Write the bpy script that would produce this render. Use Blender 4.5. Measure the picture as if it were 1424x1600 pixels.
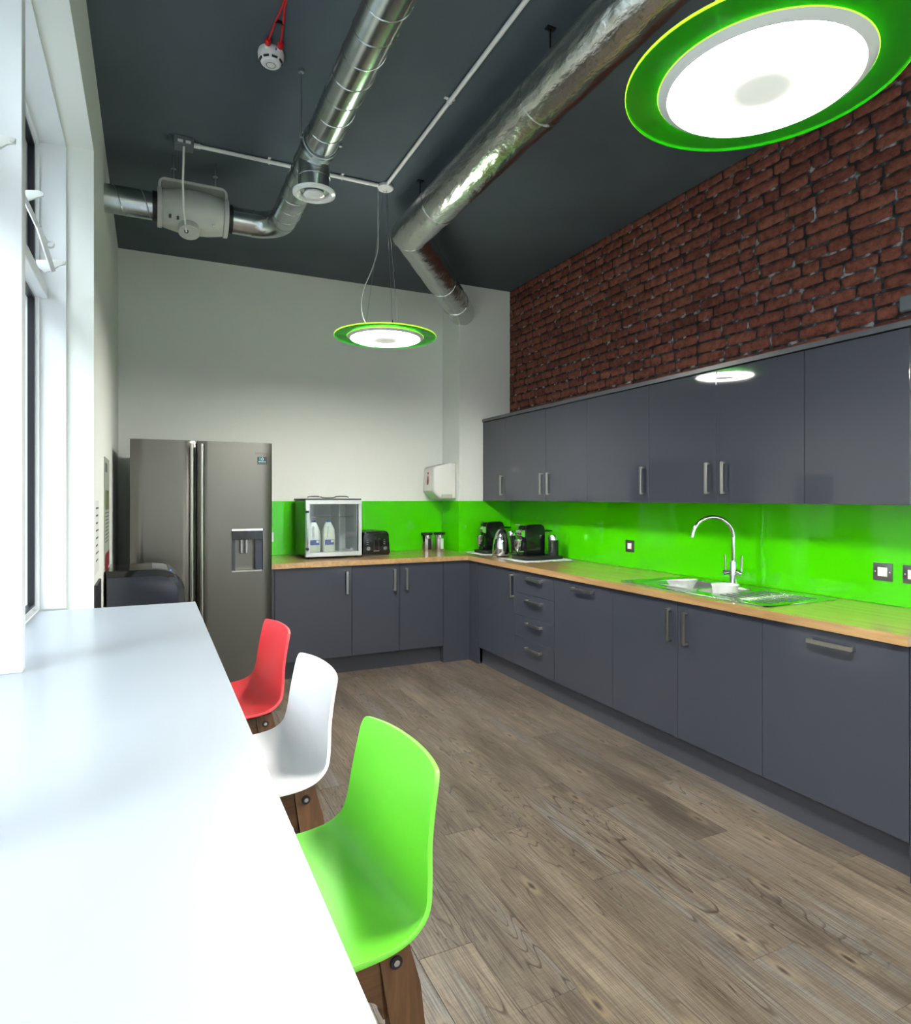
import bpy, bmesh, math, random
from mathutils import Vector, Matrix
for o in list(bpy.data.objects): bpy.data.objects.remove(o)
SC = bpy.context.scene
C = SC.collection
RND = random.Random(7)
# ------------------------------------------------------------------ camera
cam_d = bpy.data.cameras.new('camera'); cam = bpy.data.objects.new('camera', cam_d); C.objects.link(cam)
YAW = math.atan(477 / 1005)
cam.location = (0, 0, 1.40); cam.rotation_euler = (math.pi / 2, 0, -YAW)
cam_d.sensor_fit = 'HORIZONTAL'; cam_d.sensor_width = 36; cam_d.lens = 36 * 1005 / 1424
cam_d.shift_y = -23 / 1424; cam_d.clip_start = 0.02
SC.camera = cam
# ------------------------------------------------------------------ world, sun, exposure
world = bpy.data.worlds.new('World'); SC.world = world; world.use_nodes = True
bg = world.node_tree.nodes['Background']; bg.inputs[0].default_value = (0.80, 0.90, 1.0, 1); bg.inputs[1].default_value = 2.6
sun_d = bpy.data.lights.new('sun', 'SUN'); sun_d.energy = 2.8; sun_d.angle = math.radians(22); sun_d.color = (0.86, 0.94, 1.0)
sun = bpy.data.objects.new('sun', sun_d); C.objects.link(sun); sun.location = (-4, -3, 7)
sun.rotation_euler = Vector((0.83, 0.56, -0.72)).to_track_quat('-Z', 'Y').to_euler()
vs = SC.view_settings
vs.view_transform = 'Standard'; vs.look = 'None'; vs.exposure = 0.10; vs.gamma = 1.0; vs.use_curve_mapping = False
LAMP = 170.0          # pendant diffuser emission
# ------------------------------------------------------------------ materials
MATS = {}
def newmat(name):
    m = bpy.data.materials.new(name); m.use_nodes = True; MATS[name] = m
    nt = m.node_tree
    return m, nt, nt.nodes['Principled BSDF']
def lk(nt, a, b): nt.links.new(a, b)
def mat(name, col, rough=0.5, metal=0.0, coat=0.0, spec=None, emit=None, estr=0, trans=0, bump=None, var=None, alpha=1.0):
    m, nt, b = newmat(name)
    b.inputs['Base Color'].default_value = (*col, 1); b.inputs['Roughness'].default_value = rough
    b.inputs['Metallic'].default_value = metal; b.inputs['Coat Weight'].default_value = coat
    b.inputs['Coat Roughness'].default_value = 0.03
    if spec is not None: b.inputs['Specular IOR Level'].default_value = spec
    if emit: b.inputs['Emission Color'].default_value = (*emit, 1); b.inputs['Emission Strength'].default_value = estr
    b.inputs['Transmission Weight'].default_value = trans
    tc = None
    if bump or var:
        tc = nt.nodes.new('ShaderNodeTexCoord')
    if bump:      # (scale, strength, stretch xyz)
        n = nt.nodes.new('ShaderNodeTexNoise'); n.inputs['Scale'].default_value = bump[0]; n.inputs['Detail'].default_value = 6
        mp = nt.nodes.new('ShaderNodeMapping'); mp.inputs['Scale'].default_value = bump[2] if len(bump) > 2 else (1, 1, 1)
        lk(nt, tc.outputs['Object'], mp.inputs[0]); lk(nt, mp.outputs[0], n.inputs['Vector'])
        bp = nt.nodes.new('ShaderNodeBump'); bp.inputs['Strength'].default_value = bump[1]; bp.inputs['Distance'].default_value = 0.01
        lk(nt, n.outputs['Fac'], bp.inputs['Height']); lk(nt, bp.outputs[0], b.inputs['Normal'])
    if var:       # (scale, amount, stretch)
        n = nt.nodes.new('ShaderNodeTexNoise'); n.inputs['Scale'].default_value = var[0]; n.inputs['Detail'].default_value = 5
        mp = nt.nodes.new('ShaderNodeMapping'); mp.inputs['Scale'].default_value = var[2] if len(var) > 2 else (1, 1, 1)
        lk(nt, tc.outputs['Object'], mp.inputs[0]); lk(nt, mp.outputs[0], n.inputs['Vector'])
        r = nt.nodes.new('ShaderNodeValToRGB'); a = var[1]
        r.color_ramp.elements[0].position = 0.3; r.color_ramp.elements[1].position = 0.7
        r.color_ramp.elements[0].color = (*[c * (1 - a) for c in col], 1); r.color_ramp.elements[1].color = (*[min(1, c * (1 + a)) for c in col], 1)
        lk(nt, n.outputs['Fac'], r.inputs[0]); lk(nt, r.outputs[0], b.inputs['Base Color'])
    return m
def wood(name, dark, light, axis, scale=1.0, rough=0.45, ring=30, coat=0):
    m, nt, b = newmat(name)
    tc = nt.nodes.new('ShaderNodeTexCoord'); oi = nt.nodes.new('ShaderNodeObjectInfo')
    ad = nt.nodes.new('ShaderNodeVectorMath'); ad.operation = 'ADD'
    mu = nt.nodes.new('ShaderNodeMath'); mu.operation = 'MULTIPLY'; mu.inputs[1].default_value = 37
    lk(nt, oi.outputs['Random'], mu.inputs[0]); lk(nt, tc.outputs['Object'], ad.inputs[0]); lk(nt, mu.outputs[0], ad.inputs[1])
    mp = nt.nodes.new('ShaderNodeMapping'); s = [ring * scale] * 3; s[axis] = ring * scale / 14; mp.inputs['Scale'].default_value = s
    lk(nt, ad.outputs[0], mp.inputs[0])
    n = nt.nodes.new('ShaderNodeTexNoise'); n.inputs['Scale'].default_value = 1; n.inputs['Detail'].default_value = 8; n.inputs['Roughness'].default_value = 0.65
    n.inputs['Distortion'].default_value = 0.6
    lk(nt, mp.outputs[0], n.inputs['Vector'])
    r = nt.nodes.new('ShaderNodeValToRGB'); r.color_ramp.elements[0].position = 0.3; r.color_ramp.elements[1].position = 0.68
    r.color_ramp.elements[0].color = (*dark, 1); r.color_ramp.elements[1].color = (*light, 1)
    lk(nt, n.outputs['Fac'], r.inputs[0]); lk(nt, r.outputs[0], b.inputs['Base Color'])
    b.inputs['Roughness'].default_value = rough; b.inputs['Coat Weight'].default_value = coat; b.inputs['Coat Roughness'].default_value = 0.14
    return m
def floor_wood():
    m, nt, b = newmat('vinyl_plank'); N = nt.nodes.new
    tc = N('ShaderNodeTexCoord'); oi = N('ShaderNodeObjectInfo')
    mu = N('ShaderNodeMath'); mu.operation = 'MULTIPLY'; mu.inputs[1].default_value = 53; lk(nt, oi.outputs['Random'], mu.inputs[0])
    ad = N('ShaderNodeVectorMath'); ad.operation = 'ADD'; lk(nt, tc.outputs['Object'], ad.inputs[0]); lk(nt, mu.outputs[0], ad.inputs[1])
    def noise(sc, det=6, rough=0.6, dist=0.0):
        mp = N('ShaderNodeMapping'); mp.inputs['Scale'].default_value = sc; lk(nt, ad.outputs[0], mp.inputs[0])
        n = N('ShaderNodeTexNoise'); n.inputs['Scale'].default_value = 1; n.inputs['Detail'].default_value = det
        n.inputs['Roughness'].default_value = rough; n.inputs['Distortion'].default_value = dist
        lk(nt, mp.outputs[0], n.inputs['Vector']); return n
    def ramp(src, *st):
        r = N('ShaderNodeValToRGB'); e = r.color_ramp.elements
        while len(e) < len(st): e.new(0.5)
        for k, (p, c) in enumerate(st): e[k].position = p; e[k].color = (*c, 1)
        lk(nt, src, r.inputs[0]); return r
    def mix(fac, a, c, mode='MIX'):
        x = N('ShaderNodeMix'); x.data_type = 'RGBA'; x.blend_type = mode
        if isinstance(fac, float): x.inputs[0].default_value = fac
        else: lk(nt, fac, x.inputs[0])
        lk(nt, a, x.inputs[6])
        if isinstance(c, tuple): x.inputs[7].default_value = (*c, 1)
        else: lk(nt, c, x.inputs[7])
        return x.outputs[2]
    big = noise((9, 1.6, 1), 4, 0.55)                      # broad tone
    base = ramp(big.outputs['Fac'], (0.28, (0.106, 0.081, 0.060)), (0.5, (0.184, 0.145, 0.110)), (0.72, (0.260, 0.212, 0.164))).outputs[0]
    grey = noise((16, 1.1, 1), 3, 0.5)                     # blue-grey weathering streaks
    gm = ramp(grey.outputs['Fac'], (0.55, (0, 0, 0)), (0.72, (0.75, 0.75, 0.75)))
    base = mix(gm.outputs[0], base, (0.215, 0.212, 0.212))
    # grain: contour lines of a stretched noise (cathedral figure)
    fig = noise((7.5, 0.75, 1), 2, 0.4, 0.4)
    m1 = N('ShaderNodeMath'); m1.operation = 'MULTIPLY'; m1.inputs[1].default_value = 30; lk(nt, fig.outputs['Fac'], m1.inputs[0])
    fr = N('ShaderNodeMath'); fr.operation = 'FRACT'; lk(nt, m1.outputs[0], fr.inputs[0])
    ln = ramp(fr.outputs[0], (0.0, (1, 1, 1)), (0.06, (0.8, 0.8, 0.8)), (0.17, (0, 0, 0)), (0.95, (0, 0, 0)), (1.0, (1, 1, 1)))
    lnm = noise((5, 0.9, 1), 3); lm = ramp(lnm.outputs['Fac'], (0.40, (0, 0, 0)), (0.58, (0.9, 0.9, 0.9)))
    lmx = mix(1.0, ln.outputs[0], lm.outputs[0], 'MULTIPLY')
    base = mix(lmx, base, (0.045, 0.029, 0.019))
    fine = noise((260, 6, 1), 3, 0.6)                      # fine grain
    fm = ramp(fine.outputs['Fac'], (0.36, (0.56, 0.54, 0.52)), (0.62, (1.16, 1.16, 1.16)))
    base = mix(1.0, base, fm.outputs[0], 'MULTIPLY')
    saw = noise((14, 210, 1), 2, 0.5)                      # cross saw marks
    sm = ramp(saw.outputs['Fac'], (0.35, (0.90, 0.90, 0.90)), (0.65, (1.06, 1.06, 1.06)))
    base = mix(1.0, base, sm.outputs[0], 'MULTIPLY')
    # knots
    mp = N('ShaderNodeMapping'); mp.inputs['Scale'].default_value = (3.6, 1.25, 1); lk(nt, ad.outputs[0], mp.inputs[0])
    vo = N('ShaderNodeTexVoronoi'); vo.voronoi_dimensions = '2D'; vo.inputs['Scale'].default_value = 1; lk(nt, mp.outputs[0], vo.inputs['Vector'])
    kn = ramp(vo.outputs['Distance'], (0.0, (1, 1, 1)), (0.014, (0.8, 0.8, 0.8)), (0.034, (0, 0, 0)))
    base = mix(kn.outputs[0], base, (0.04, 0.027, 0.02))
    halo = ramp(vo.outputs['Distance'], (0.02, (0, 0, 0)), (0.045, (0.4, 0.4, 0.4)), (0.10, (0, 0, 0)))
    base = mix(halo.outputs[0], base, (0.34, 0.255, 0.17))
    tint = ramp(oi.outputs['Random'], (0.0, (0.66, 0.665, 0.68)), (0.5, (0.77, 0.77, 0.77)), (1.0, (0.89, 0.88, 0.86)))
    base = mix(1.0, base, tint.outputs[0], 'MULTIPLY')
    lk(nt, base, b.inputs['Base Color']); b.inputs['Roughness'].default_value = 0.42; b.inputs['Specular IOR Level'].default_value = 0.35
    bp = N('ShaderNodeBump'); bp.inputs['Strength'].default_value = 0.15; bp.inputs['Distance'].default_value = 0.002
    lk(nt, fine.outputs['Fac'], bp.inputs['Height']); lk(nt, bp.outputs[0], b.inputs['Normal'])
    return m
def brick_mat():
    m, nt, b = newmat('brick_red'); N = nt.nodes.new
    tc = N('ShaderNodeTexCoord'); oi = N('ShaderNodeObjectInfo'); geo = N('ShaderNodeNewGeometry')
    rs = N('ShaderNodeMath'); rs.operation = 'ADD'; lk(nt, oi.outputs['Random'], rs.inputs[0]); lk(nt, geo.outputs['Random Per Island'], rs.inputs[1])
    fr = N('ShaderNodeMath'); fr.operation = 'FRACT'; lk(nt, rs.outputs[0], fr.inputs[0])
    mu = N('ShaderNodeMath'); mu.operation = 'MULTIPLY'; mu.inputs[1].default_value = 41; lk(nt, fr.outputs[0], mu.inputs[0])
    ad = N('ShaderNodeVectorMath'); ad.operation = 'ADD'; lk(nt, tc.outputs['Object'], ad.inputs[0]); lk(nt, mu.outputs[0], ad.inputs[1])
    n = N('ShaderNodeTexNoise'); n.inputs['Scale'].default_value = 26; n.inputs['Detail'].default_value = 7; n.inputs['Roughness'].default_value = 0.65; lk(nt, ad.outputs[0], n.inputs['Vector'])
    r = N('ShaderNodeValToRGB'); e = r.color_ramp.elements; e.new(0.5)
    for k, (p, c) in enumerate([(0.28, (0.080, 0.025, 0.019)), (0.48, (0.190, 0.061, 0.044)), (0.75, (0.285, 0.104, 0.072))]): e[k].position = p; e[k].color = (*c, 1)
    lk(nt, n.outputs['Fac'], r.inputs[0])
    t = N('ShaderNodeValToRGB'); e = t.color_ramp.elements; e.new(0.5)
    for k, (p, c) in enumerate([(0, (0.70, 0.66, 0.66)), (0.5, (0.98, 0.95, 0.93)), (1, (1.12, 1.15, 1.05))]): e[k].position = p; e[k].color = (*c, 1)
    lk(nt, fr.outputs[0], t.inputs[0])
    x = N('ShaderNodeMix'); x.data_type = 'RGBA'; x.blend_type = 'MULTIPLY'; x.inputs[0].default_value = 1
    lk(nt, r.outputs[0], x.inputs[6]); lk(nt, t.outputs[0], x.inputs[7])
    n2 = N('ShaderNodeTexNoise'); n2.inputs['Scale'].default_value = 160; n2.inputs['Detail'].default_value = 3; lk(nt, ad.outputs[0], n2.inputs['Vector'])
    p = N('ShaderNodeValToRGB'); p.color_ramp.elements[0].position = 0.62; p.color_ramp.elements[1].position = 0.75
    p.color_ramp.elements[0].color = (0, 0, 0, 1); p.color_ramp.elements[1].color = (0.7, 0.7, 0.7, 1); lk(nt, n2.outputs['Fac'], p.inputs[0])
    y = N('ShaderNodeMix'); y.data_type = 'RGBA'; lk(nt, p.outputs[0], y.inputs[0]); lk(nt, x.outputs[2], y.inputs[6]); y.inputs[7].default_value = (0.03, 0.012, 0.01, 1)
    lk(nt, y.outputs[2], b.inputs['Base Color']); b.inputs['Roughness'].default_value = 0.8; b.inputs['Specular IOR Level'].default_value = 0.2
    bp = N('ShaderNodeBump'); bp.inputs['Strength'].default_value = 0.5; bp.inputs['Distance'].default_value = 0.006
    lk(nt, n.outputs['Fac'], bp.inputs['Height']); lk(nt, bp.outputs[0], b.inputs['Normal'])
    return m
def mortar_mat():
    m, nt, b = newmat('mortar'); N = nt.nodes.new
    tc = N('ShaderNodeTexCoord'); n = N('ShaderNodeTexNoise'); n.inputs['Scale'].default_value = 17; n.inputs['Detail'].default_value = 6; lk(nt, tc.outputs['Object'], n.inputs['Vector'])
    r = N('ShaderNodeValToRGB'); e = r.color_ramp.elements; e.new(0.6)
    for k, (p, c) in enumerate([(0.46, (0.010, 0.009, 0.010)), (0.57, (0.05, 0.05, 0.055)), (0.68, (0.30, 0.32, 0.34))]): e[k].position = p; e[k].color = (*c, 1)
    lk(nt, n.outputs['Fac'], r.inputs[0]); lk(nt, r.outputs[0], b.inputs['Base Color']); b.inputs['Roughness'].default_value = 0.9
    return m
def glass_mat(name, tint=(0.95, 0.97, 0.96), rough=0.0, f=1.0):
    m = bpy.data.materials.new(name); m.use_nodes = True; MATS[name] = m; nt = m.node_tree
    nt.nodes.remove(nt.nodes['Principled BSDF']); out = nt.nodes['Material Output']
    t = nt.nodes.new('ShaderNodeBsdfTransparent'); t.inputs[0].default_value = (*tint, 1)
    g = nt.nodes.new('ShaderNodeBsdfGlossy'); g.inputs['Roughness'].default_value = rough
    ge = nt.nodes.new('ShaderNodeNewGeometry'); dt = nt.nodes.new('ShaderNodeVectorMath'); dt.operation = 'DOT_PRODUCT'
    lk(nt, ge.outputs['Incoming'], dt.inputs[0]); lk(nt, ge.outputs['Normal'], dt.inputs[1])
    def mth(op, i0, i1=None):
        q = nt.nodes.new('ShaderNodeMath'); q.operation = op
        for k, v in enumerate((i0, i1)):
            if v is None: continue
            if isinstance(v, (int, float)): q.inputs[k].default_value = v
            else: lk(nt, v, q.inputs[k])
        return q
    ab = mth('ABSOLUTE', dt.outputs['Value']); om = mth('SUBTRACT', 1.0, ab.outputs[0]); pw = mth('POWER', om.outputs[0], 5.0)
    sc_ = mth('MULTIPLY', pw.outputs[0], 0.9); fr = mth('ADD', sc_.outputs[0], 0.035); mu = mth('MULTIPLY', fr.outputs[0], f); mu.use_clamp = True
    mx = nt.nodes.new('ShaderNodeMixShader'); lk(nt, mu.outputs[0], mx.inputs[0]); lk(nt, t.outputs[0], mx.inputs[1]); lk(nt, g.outputs[0], mx.inputs[2])
    lk(nt, mx.outputs[0], out.inputs[0]); return m
def acrylic_mat():
    m = bpy.data.materials.new('green_acrylic'); m.use_nodes = True; MATS['green_acrylic'] = m; nt = m.node_tree
    b = nt.nodes['Principled BSDF']; out = nt.nodes['Material Output']
    b.inputs['Base Color'].default_value = (0.060, 0.40, 0.03, 1); b.inputs['Roughness'].default_value = 0.06
    tl = nt.nodes.new('ShaderNodeBsdfTranslucent'); tl.inputs[0].default_value = (0.10, 0.62, 0.02, 1)
    t = nt.nodes.new('ShaderNodeBsdfTransparent'); t.inputs[0].default_value = (0.18, 0.85, 0.10, 1)
    a = nt.nodes.new('ShaderNodeMixShader'); a.inputs[0].default_value = 0.35; lk(nt, b.outputs[0], a.inputs[1]); lk(nt, tl.outputs[0], a.inputs[2])
    c = nt.nodes.new('ShaderNodeMixShader'); c.inputs[0].default_value = 0.45; lk(nt, a.outputs[0], c.inputs[1]); lk(nt, t.outputs[0], c.inputs[2])
    lk(nt, c.outputs[0], out.inputs[0]); return m
def lamp_mat():
    m, nt, b = newmat('lamp_diffuser'); N = nt.nodes.new
    tc = N('ShaderNodeTexCoord'); sx = N('ShaderNodeSeparateXYZ'); lk(nt, tc.outputs['Object'], sx.inputs[0])
    cb = N('ShaderNodeCombineXYZ'); lk(nt, sx.outputs[0], cb.inputs[0]); lk(nt, sx.outputs[1], cb.inputs[1])
    ln = N('ShaderNodeVectorMath'); ln.operation = 'LENGTH'; lk(nt, cb.outputs[0], ln.inputs[0])
    r = N('ShaderNodeValToRGB'); e = r.color_ramp.elements; e.new(0.09)
    for k, (p, v) in enumerate([(0.052, 0.0022), (0.082, 0.006), (0.100, 1.0)]): e[k].position = p; e[k].color = (v, v, v, 1)
    lk(nt, ln.outputs['Value'], r.inputs[0])
    mu = N('ShaderNodeMath'); mu.operation = 'MULTIPLY'; mu.inputs[1].default_value = LAMP; lk(nt, r.outputs[0], mu.inputs[0])
    b.inputs['Emission Color'].default_value = (1.0, 0.985, 0.90, 1); lk(nt, mu.outputs[0], b.inputs['Emission Strength'])
    b.inputs['Base Color'].default_value = (0.8, 0.82, 0.8, 1); b.inputs['Roughness'].default_value = 0.3
    return m
M = dict(
    wall=mat('white_wall_paint', (0.85, 0.87, 0.83), 0.6, bump=(180, 0.03)),
    ceil=mat('dark_grey_ceiling_paint', (0.082, 0.104, 0.122), 0.75, var=(1.3, 0.14), bump=(60, 0.06), spec=0.25),
    frame=mat('white_frame', (0.84, 0.86, 0.88), 0.35),
    black=mat('black_gloss', (0.008, 0.008, 0.009), 0.12), matt=mat('black_matt', (0.012, 0.012, 0.013), 0.45),
    gasket=mat('black_gasket', (0.010, 0.011, 0.016), 0.4),
    cab=mat('grey_gloss_door', (0.049, 0.053, 0.070), 0.04, spec=0.5), carc=mat('grey_carcass', (0.075, 0.077, 0.09), 0.35),
    plinth=mat('grey_plinth', (0.055, 0.057, 0.072), 0.3),
    green=mat('lime_back_painted_glass', (0.066, 0.63, 0.001), 0.06, coat=0.0, spec=0.45),
    table=mat('white_laminate', (0.43, 0.475, 0.54), 0.30), steel=mat('brushed_steel', (0.165, 0.16, 0.145), 0.33, 1.0, bump=(6, 0.02, (160, 160, 2))),
    handle=mat('satin_nickel', (0.55, 0.54, 0.50), 0.28, 1.0), chrome=mat('chrome', (0.82, 0.83, 0.84), 0.06, 1.0),
    galv=mat('galvanised_steel', (0.52, 0.56, 0.56), 0.24, 1.0, var=(9, 0.16), bump=(26, 0.05)),
    foil=mat('foil_insulation', (0.62, 0.63, 0.60), 0.22, 1.0, bump=(42, 0.40, (1, 0.45, 1))),
    sink=mat('sink_steel', (0.66, 0.67, 0.66), 0.16, 1.0), plastic=mat('white_plastic', (0.80, 0.80, 0.78), 0.35), gwhite=mat('glossy_white_plastic', (0.80, 0.81, 0.79), 0.14),
    fan=mat('off_white_plastic', (0.52, 0.53, 0.50), 0.45), greyp=mat('grey_painted_box', (0.12, 0.135, 0.15), 0.5), red=mat('red_cable', (0.62, 0.006, 0.012), 0.35),
    s_green=mat('green_polypropylene', (0.17, 0.70, 0.03), 0.45, spec=1.0), s_white=mat('white_polypropylene', (0.88, 0.89, 0.92), 0.42, spec=0.8), s_red=mat('red_polypropylene', (0.85, 0.035, 0.05), 0.42, spec=0.8),
    zinc=mat('zinc', (0.45, 0.48, 0.5), 0.4, 1.0), milk=mat('milk', (0.82, 0.84, 0.70), 0.4), bottle=mat('milk_bottle_plastic', (0.78, 0.80, 0.78), 0.4),
    blue=mat('blue_print', (0.02, 0.07, 0.36), 0.4), redp=mat('red_print', (0.55, 0.03, 0.03), 0.4), maroon=mat('maroon_print', (0.20, 0.008, 0.018), 0.4),
    paper=mat('paper', (0.72, 0.73, 0.74), 0.7), ink=mat('ink', (0.05, 0.06, 0.06), 0.6), photo=mat('printed_photo', (0.10, 0.13, 0.05), 0.5, var=(12, 0.8)), posterg=mat('grey_green_poster', (0.30, 0.34, 0.28), 0.5),
    cloth=mat('grey_white_cloth', (0.55, 0.58, 0.58), 0.9, var=(40, 0.25)), fridge_in=mat('fridge_liner', (0.62, 0.65, 0.65), 0.5), dgrey=mat('dark_navy_plastic', (0.030, 0.036, 0.055), 0.25),
    led=mat('blue_led', (0.05, 0.1, 1), 0.4, emit=(0.1, 0.2, 1.0), estr=2.0), edge=mat('acrylic_glow_edge', (0.35, 0.85, 0.02), 0.3, emit=(0.55, 1.0, 0.03), estr=1.1),
    lampup=mat('added_lamp_uplight', (0.8, 0.8, 0.78), 0.4, emit=(1.0, 0.985, 0.92), estr=8.5),  # glow added on the housing to brighten ceiling and upper walls
    wire=mat('wire', (0.35, 0.36, 0.36), 0.35, 1.0), cable=mat('grey_cable', (0.42, 0.43, 0.42), 0.4), silver=mat('silver_frame', (0.66, 0.68, 0.69), 0.38, 0.75),
    label=mat('pale_label', (0.62, 0.70, 0.58), 0.5), steelsw=mat('dark_brushed_plate', (0.16, 0.16, 0.165), 0.34, 0.9), sub=mat('floor_screed', (0.03, 0.022, 0.015), 0.9),
    oak=wood('oak_worktop', (0.34, 0.19, 0.075), (0.54, 0.335, 0.155), 1, 1.0, 0.30, 26, 1.0), oakx=wood('oak_worktop_x', (0.34, 0.19, 0.075), (0.54, 0.335, 0.155), 0, 1.0, 0.30, 26, 0.25),
    leg=wood('walnut_leg', (0.070, 0.030, 0.012), (0.165, 0.080, 0.035), 2, 1.4, 0.4, 30, 0.1), rail=wood('walnut_rail', (0.070, 0.030, 0.012), (0.165, 0.080, 0.035), 0, 1.4, 0.4, 30, 0.1),
    floor=floor_wood(), brick=brick_mat(), mortar=mortar_mat(), glass=glass_mat('clear_glass'), fglass=glass_mat('smoked_fridge_glass', (0.88, 0.91, 0.91), 0.0, 1.6), acrylic=acrylic_mat(), lamp=lamp_mat(),
    teal=mat('teal_print', (0.25, 0.62, 0.72), 0.4), sand=mat('sandstone_pavement', (0.5, 0.5, 0.5), 0.9))
# ------------------------------------------------------------------ mesh helpers
class B:
    def __init__(s): s.b = bmesh.new()
    def box(s, x0, x1, y0, y1, z0, z1, bev=0, seg=1):
        v = [s.b.verts.new((x, y, z)) for z in (z0, z1) for y in (y0, y1) for x in (x0, x1)]
        fs = [s.b.faces.new([v[i] for i in q]) for q in ((0, 2, 3, 1), (4, 5, 7, 6), (0, 1, 5, 4), (2, 6, 7, 3), (0, 4, 6, 2), (1, 3, 7, 5))]
        if bev:
            es = list({e for f in fs for e in f.edges}); bmesh.ops.bevel(s.b, geom=es, offset=bev, segments=seg, profile=0.5, affect='EDGES', clamp_overlap=True)
        return s
    def ring(s, c, ax, r, n, ref=None):
        ax = Vector(ax).normalized(); ref = Vector(ref) if ref else (Vector((0, 0, 1)) if abs(ax.z) < 0.9 else Vector((1, 0, 0)))
        u = ax.cross(ref).normalized(); w = ax.cross(u)
        return [s.b.verts.new(Vector(c) + (u * math.cos(2 * math.pi * k / n) + w * math.sin(2 * math.pi * k / n)) * r) for k in range(n)]
    def bridge(s, a, b):
        n = len(a)
        for k in range(n): s.b.faces.new((a[k], a[(k + 1) % n], b[(k + 1) % n], b[k]))
    def cyl(s, p0, p1, r0, r1=None, n=20):
        p0, p1 = Vector(p0), Vector(p1); r1 = r0 if r1 is None else r1
        a = s.ring(p0, p1 - p0, r0, n); b = s.ring(p1, p1 - p0, r1, n); s.bridge(a, b)
        s.b.faces.new(a); s.b.faces.new(b[::-1]); return s
    def tube(s, pts, r, n=10, caps=True):
        pts = [Vector(p) for p in pts]; rs = r if isinstance(r, (list, tuple)) else [r] * len(pts)
        t0 = (pts[1] - pts[0]).normalized(); u = t0.cross(Vector((0, 0, 1)) if abs(t0.z) < 0.9 else Vector((1, 0, 0))).normalized()
        prev = None; first = None
        for i, p in enumerate(pts):
            t = (pts[min(i + 1, len(pts) - 1)] - pts[max(i - 1, 0)]).normalized()
            u = (u - t * u.dot(t)).normalized(); w = t.cross(u)
            k = 1.0
            if 0 < i < len(pts) - 1:
                d = (pts[i + 1] - p).normalized().dot(t); k = 1.0
            ring = [s.b.verts.new(p + (u * math.cos(2 * math.pi * q / n) + w * math.sin(2 * math.pi * q / n)) * rs[i]) for q in range(n)]
            if prev: s.bridge(prev, ring)
            else: first = ring
            prev = ring
        if caps: s.b.faces.new(first); s.b.faces.new(prev[::-1])
        return s
    def lathe(s, prof, c=(0, 0, 0), n=40, mtx=None):
        mtx = mtx or Matrix(); c = Vector(c); prev = None
        for (r, z) in prof:
            if r < 1e-5: ring = [s.b.verts.new(c + mtx @ Vector((0, 0, z)))]
            else: ring = [s.b.verts.new(c + mtx @ Vector((r * math.cos(2 * math.pi * k / n), r * math.sin(2 * math.pi * k / n), z))) for k in range(n)]
            if prev:
                if len(prev) == 1 and len(ring) > 1:
                    for k in range(n): s.b.faces.new((prev[0], ring[(k + 1) % n], ring[k]))
                elif len(ring) == 1 and len(prev) > 1:
                    for k in range(n): s.b.faces.new((prev[k], prev[(k + 1) % n], ring[0]))
                elif len(ring) > 1: s.bridge(prev, ring)
            prev = ring
        return s
    def prism(s, poly, ax, a0, a1, bev=0, seg=2):
        def P(p, a): return {0: (a, p[0], p[1]), 1: (p[0], a, p[1]), 2: (p[0], p[1], a)}[ax]
        A = [s.b.verts.new(P(p, a0)) for p in poly]; Z = [s.b.verts.new(P(p, a1)) for p in poly]
        s.bridge(A, Z); f0 = s.b.faces.new(A); f1 = s.b.faces.new(Z[::-1])
        if bev:
            es = list(set(list(f0.edges) + list(f1.edges))); bmesh.ops.bevel(s.b, geom=es, offset=bev, segments=seg, profile=0.5, affect='EDGES', clamp_overlap=True)
        return s
    def cells(s, xs, ys, inc, z0, z1, bev=0):
        V = {}
        def v(i, j, k):
            if (i, j, k) not in V: V[(i, j, k)] = s.b.verts.new((xs[i], ys[j], (z0, z1)[k]))
            return V[(i, j, k)]
        nx, ny = len(xs) - 1, len(ys) - 1
        I = lambda i, j: 0 <= i < nx and 0 <= j < ny and inc(i, j)
        for i in range(nx):
            for j in range(ny):
                if not I(i, j): continue
                s.b.faces.new((v(i, j, 1), v(i + 1, j, 1), v(i + 1, j + 1, 1), v(i, j + 1, 1)))
                s.b.faces.new((v(i, j, 0), v(i, j + 1, 0), v(i + 1, j + 1, 0), v(i + 1, j, 0)))
                if not I(i - 1, j): s.b.faces.new((v(i, j, 0), v(i, j, 1), v(i, j + 1, 1), v(i, j + 1, 0)))
                if not I(i + 1, j): s.b.faces.new((v(i + 1, j, 0), v(i + 1, j + 1, 0), v(i + 1, j + 1, 1), v(i + 1, j, 1)))
                if not I(i, j - 1): s.b.faces.new((v(i, j, 0), v(i + 1, j, 0), v(i + 1, j, 1), v(i, j, 1)))
                if not I(i, j + 1): s.b.faces.new((v(i, j + 1, 0), v(i, j + 1, 1), v(i + 1, j + 1, 1), v(i + 1, j + 1, 0)))
        return s
    def obj(s, name, m, parent=None, ang=35, origin=None, recalc=True):
        if recalc: bmesh.ops.recalc_face_normals(s.b, faces=s.b.faces[:])
        me = bpy.data.meshes.new(name)
        o = bpy.data.objects.new(name, me); C.objects.link(o)
        if parent is not None:
            w = Vector(parent['_w']); o.parent = parent
        else:
            if origin is None:
                xs = [v.co for v in s.b.verts]
                origin = ((min(c.x for c in xs) + max(c.x for c in xs)) / 2, (min(c.y for c in xs) + max(c.y for c in xs)) / 2, min(c.z for c in xs))
            w = Vector(origin); o.location = w
        if origin is not None and parent is not None:
            o.location = Vector(origin) - w; w = Vector(origin)
        o['_w'] = tuple(w)
        for v in s.b.verts: v.co -= w
        for f in s.b.faces: f.smooth = True
        lim = math.radians(ang)
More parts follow.
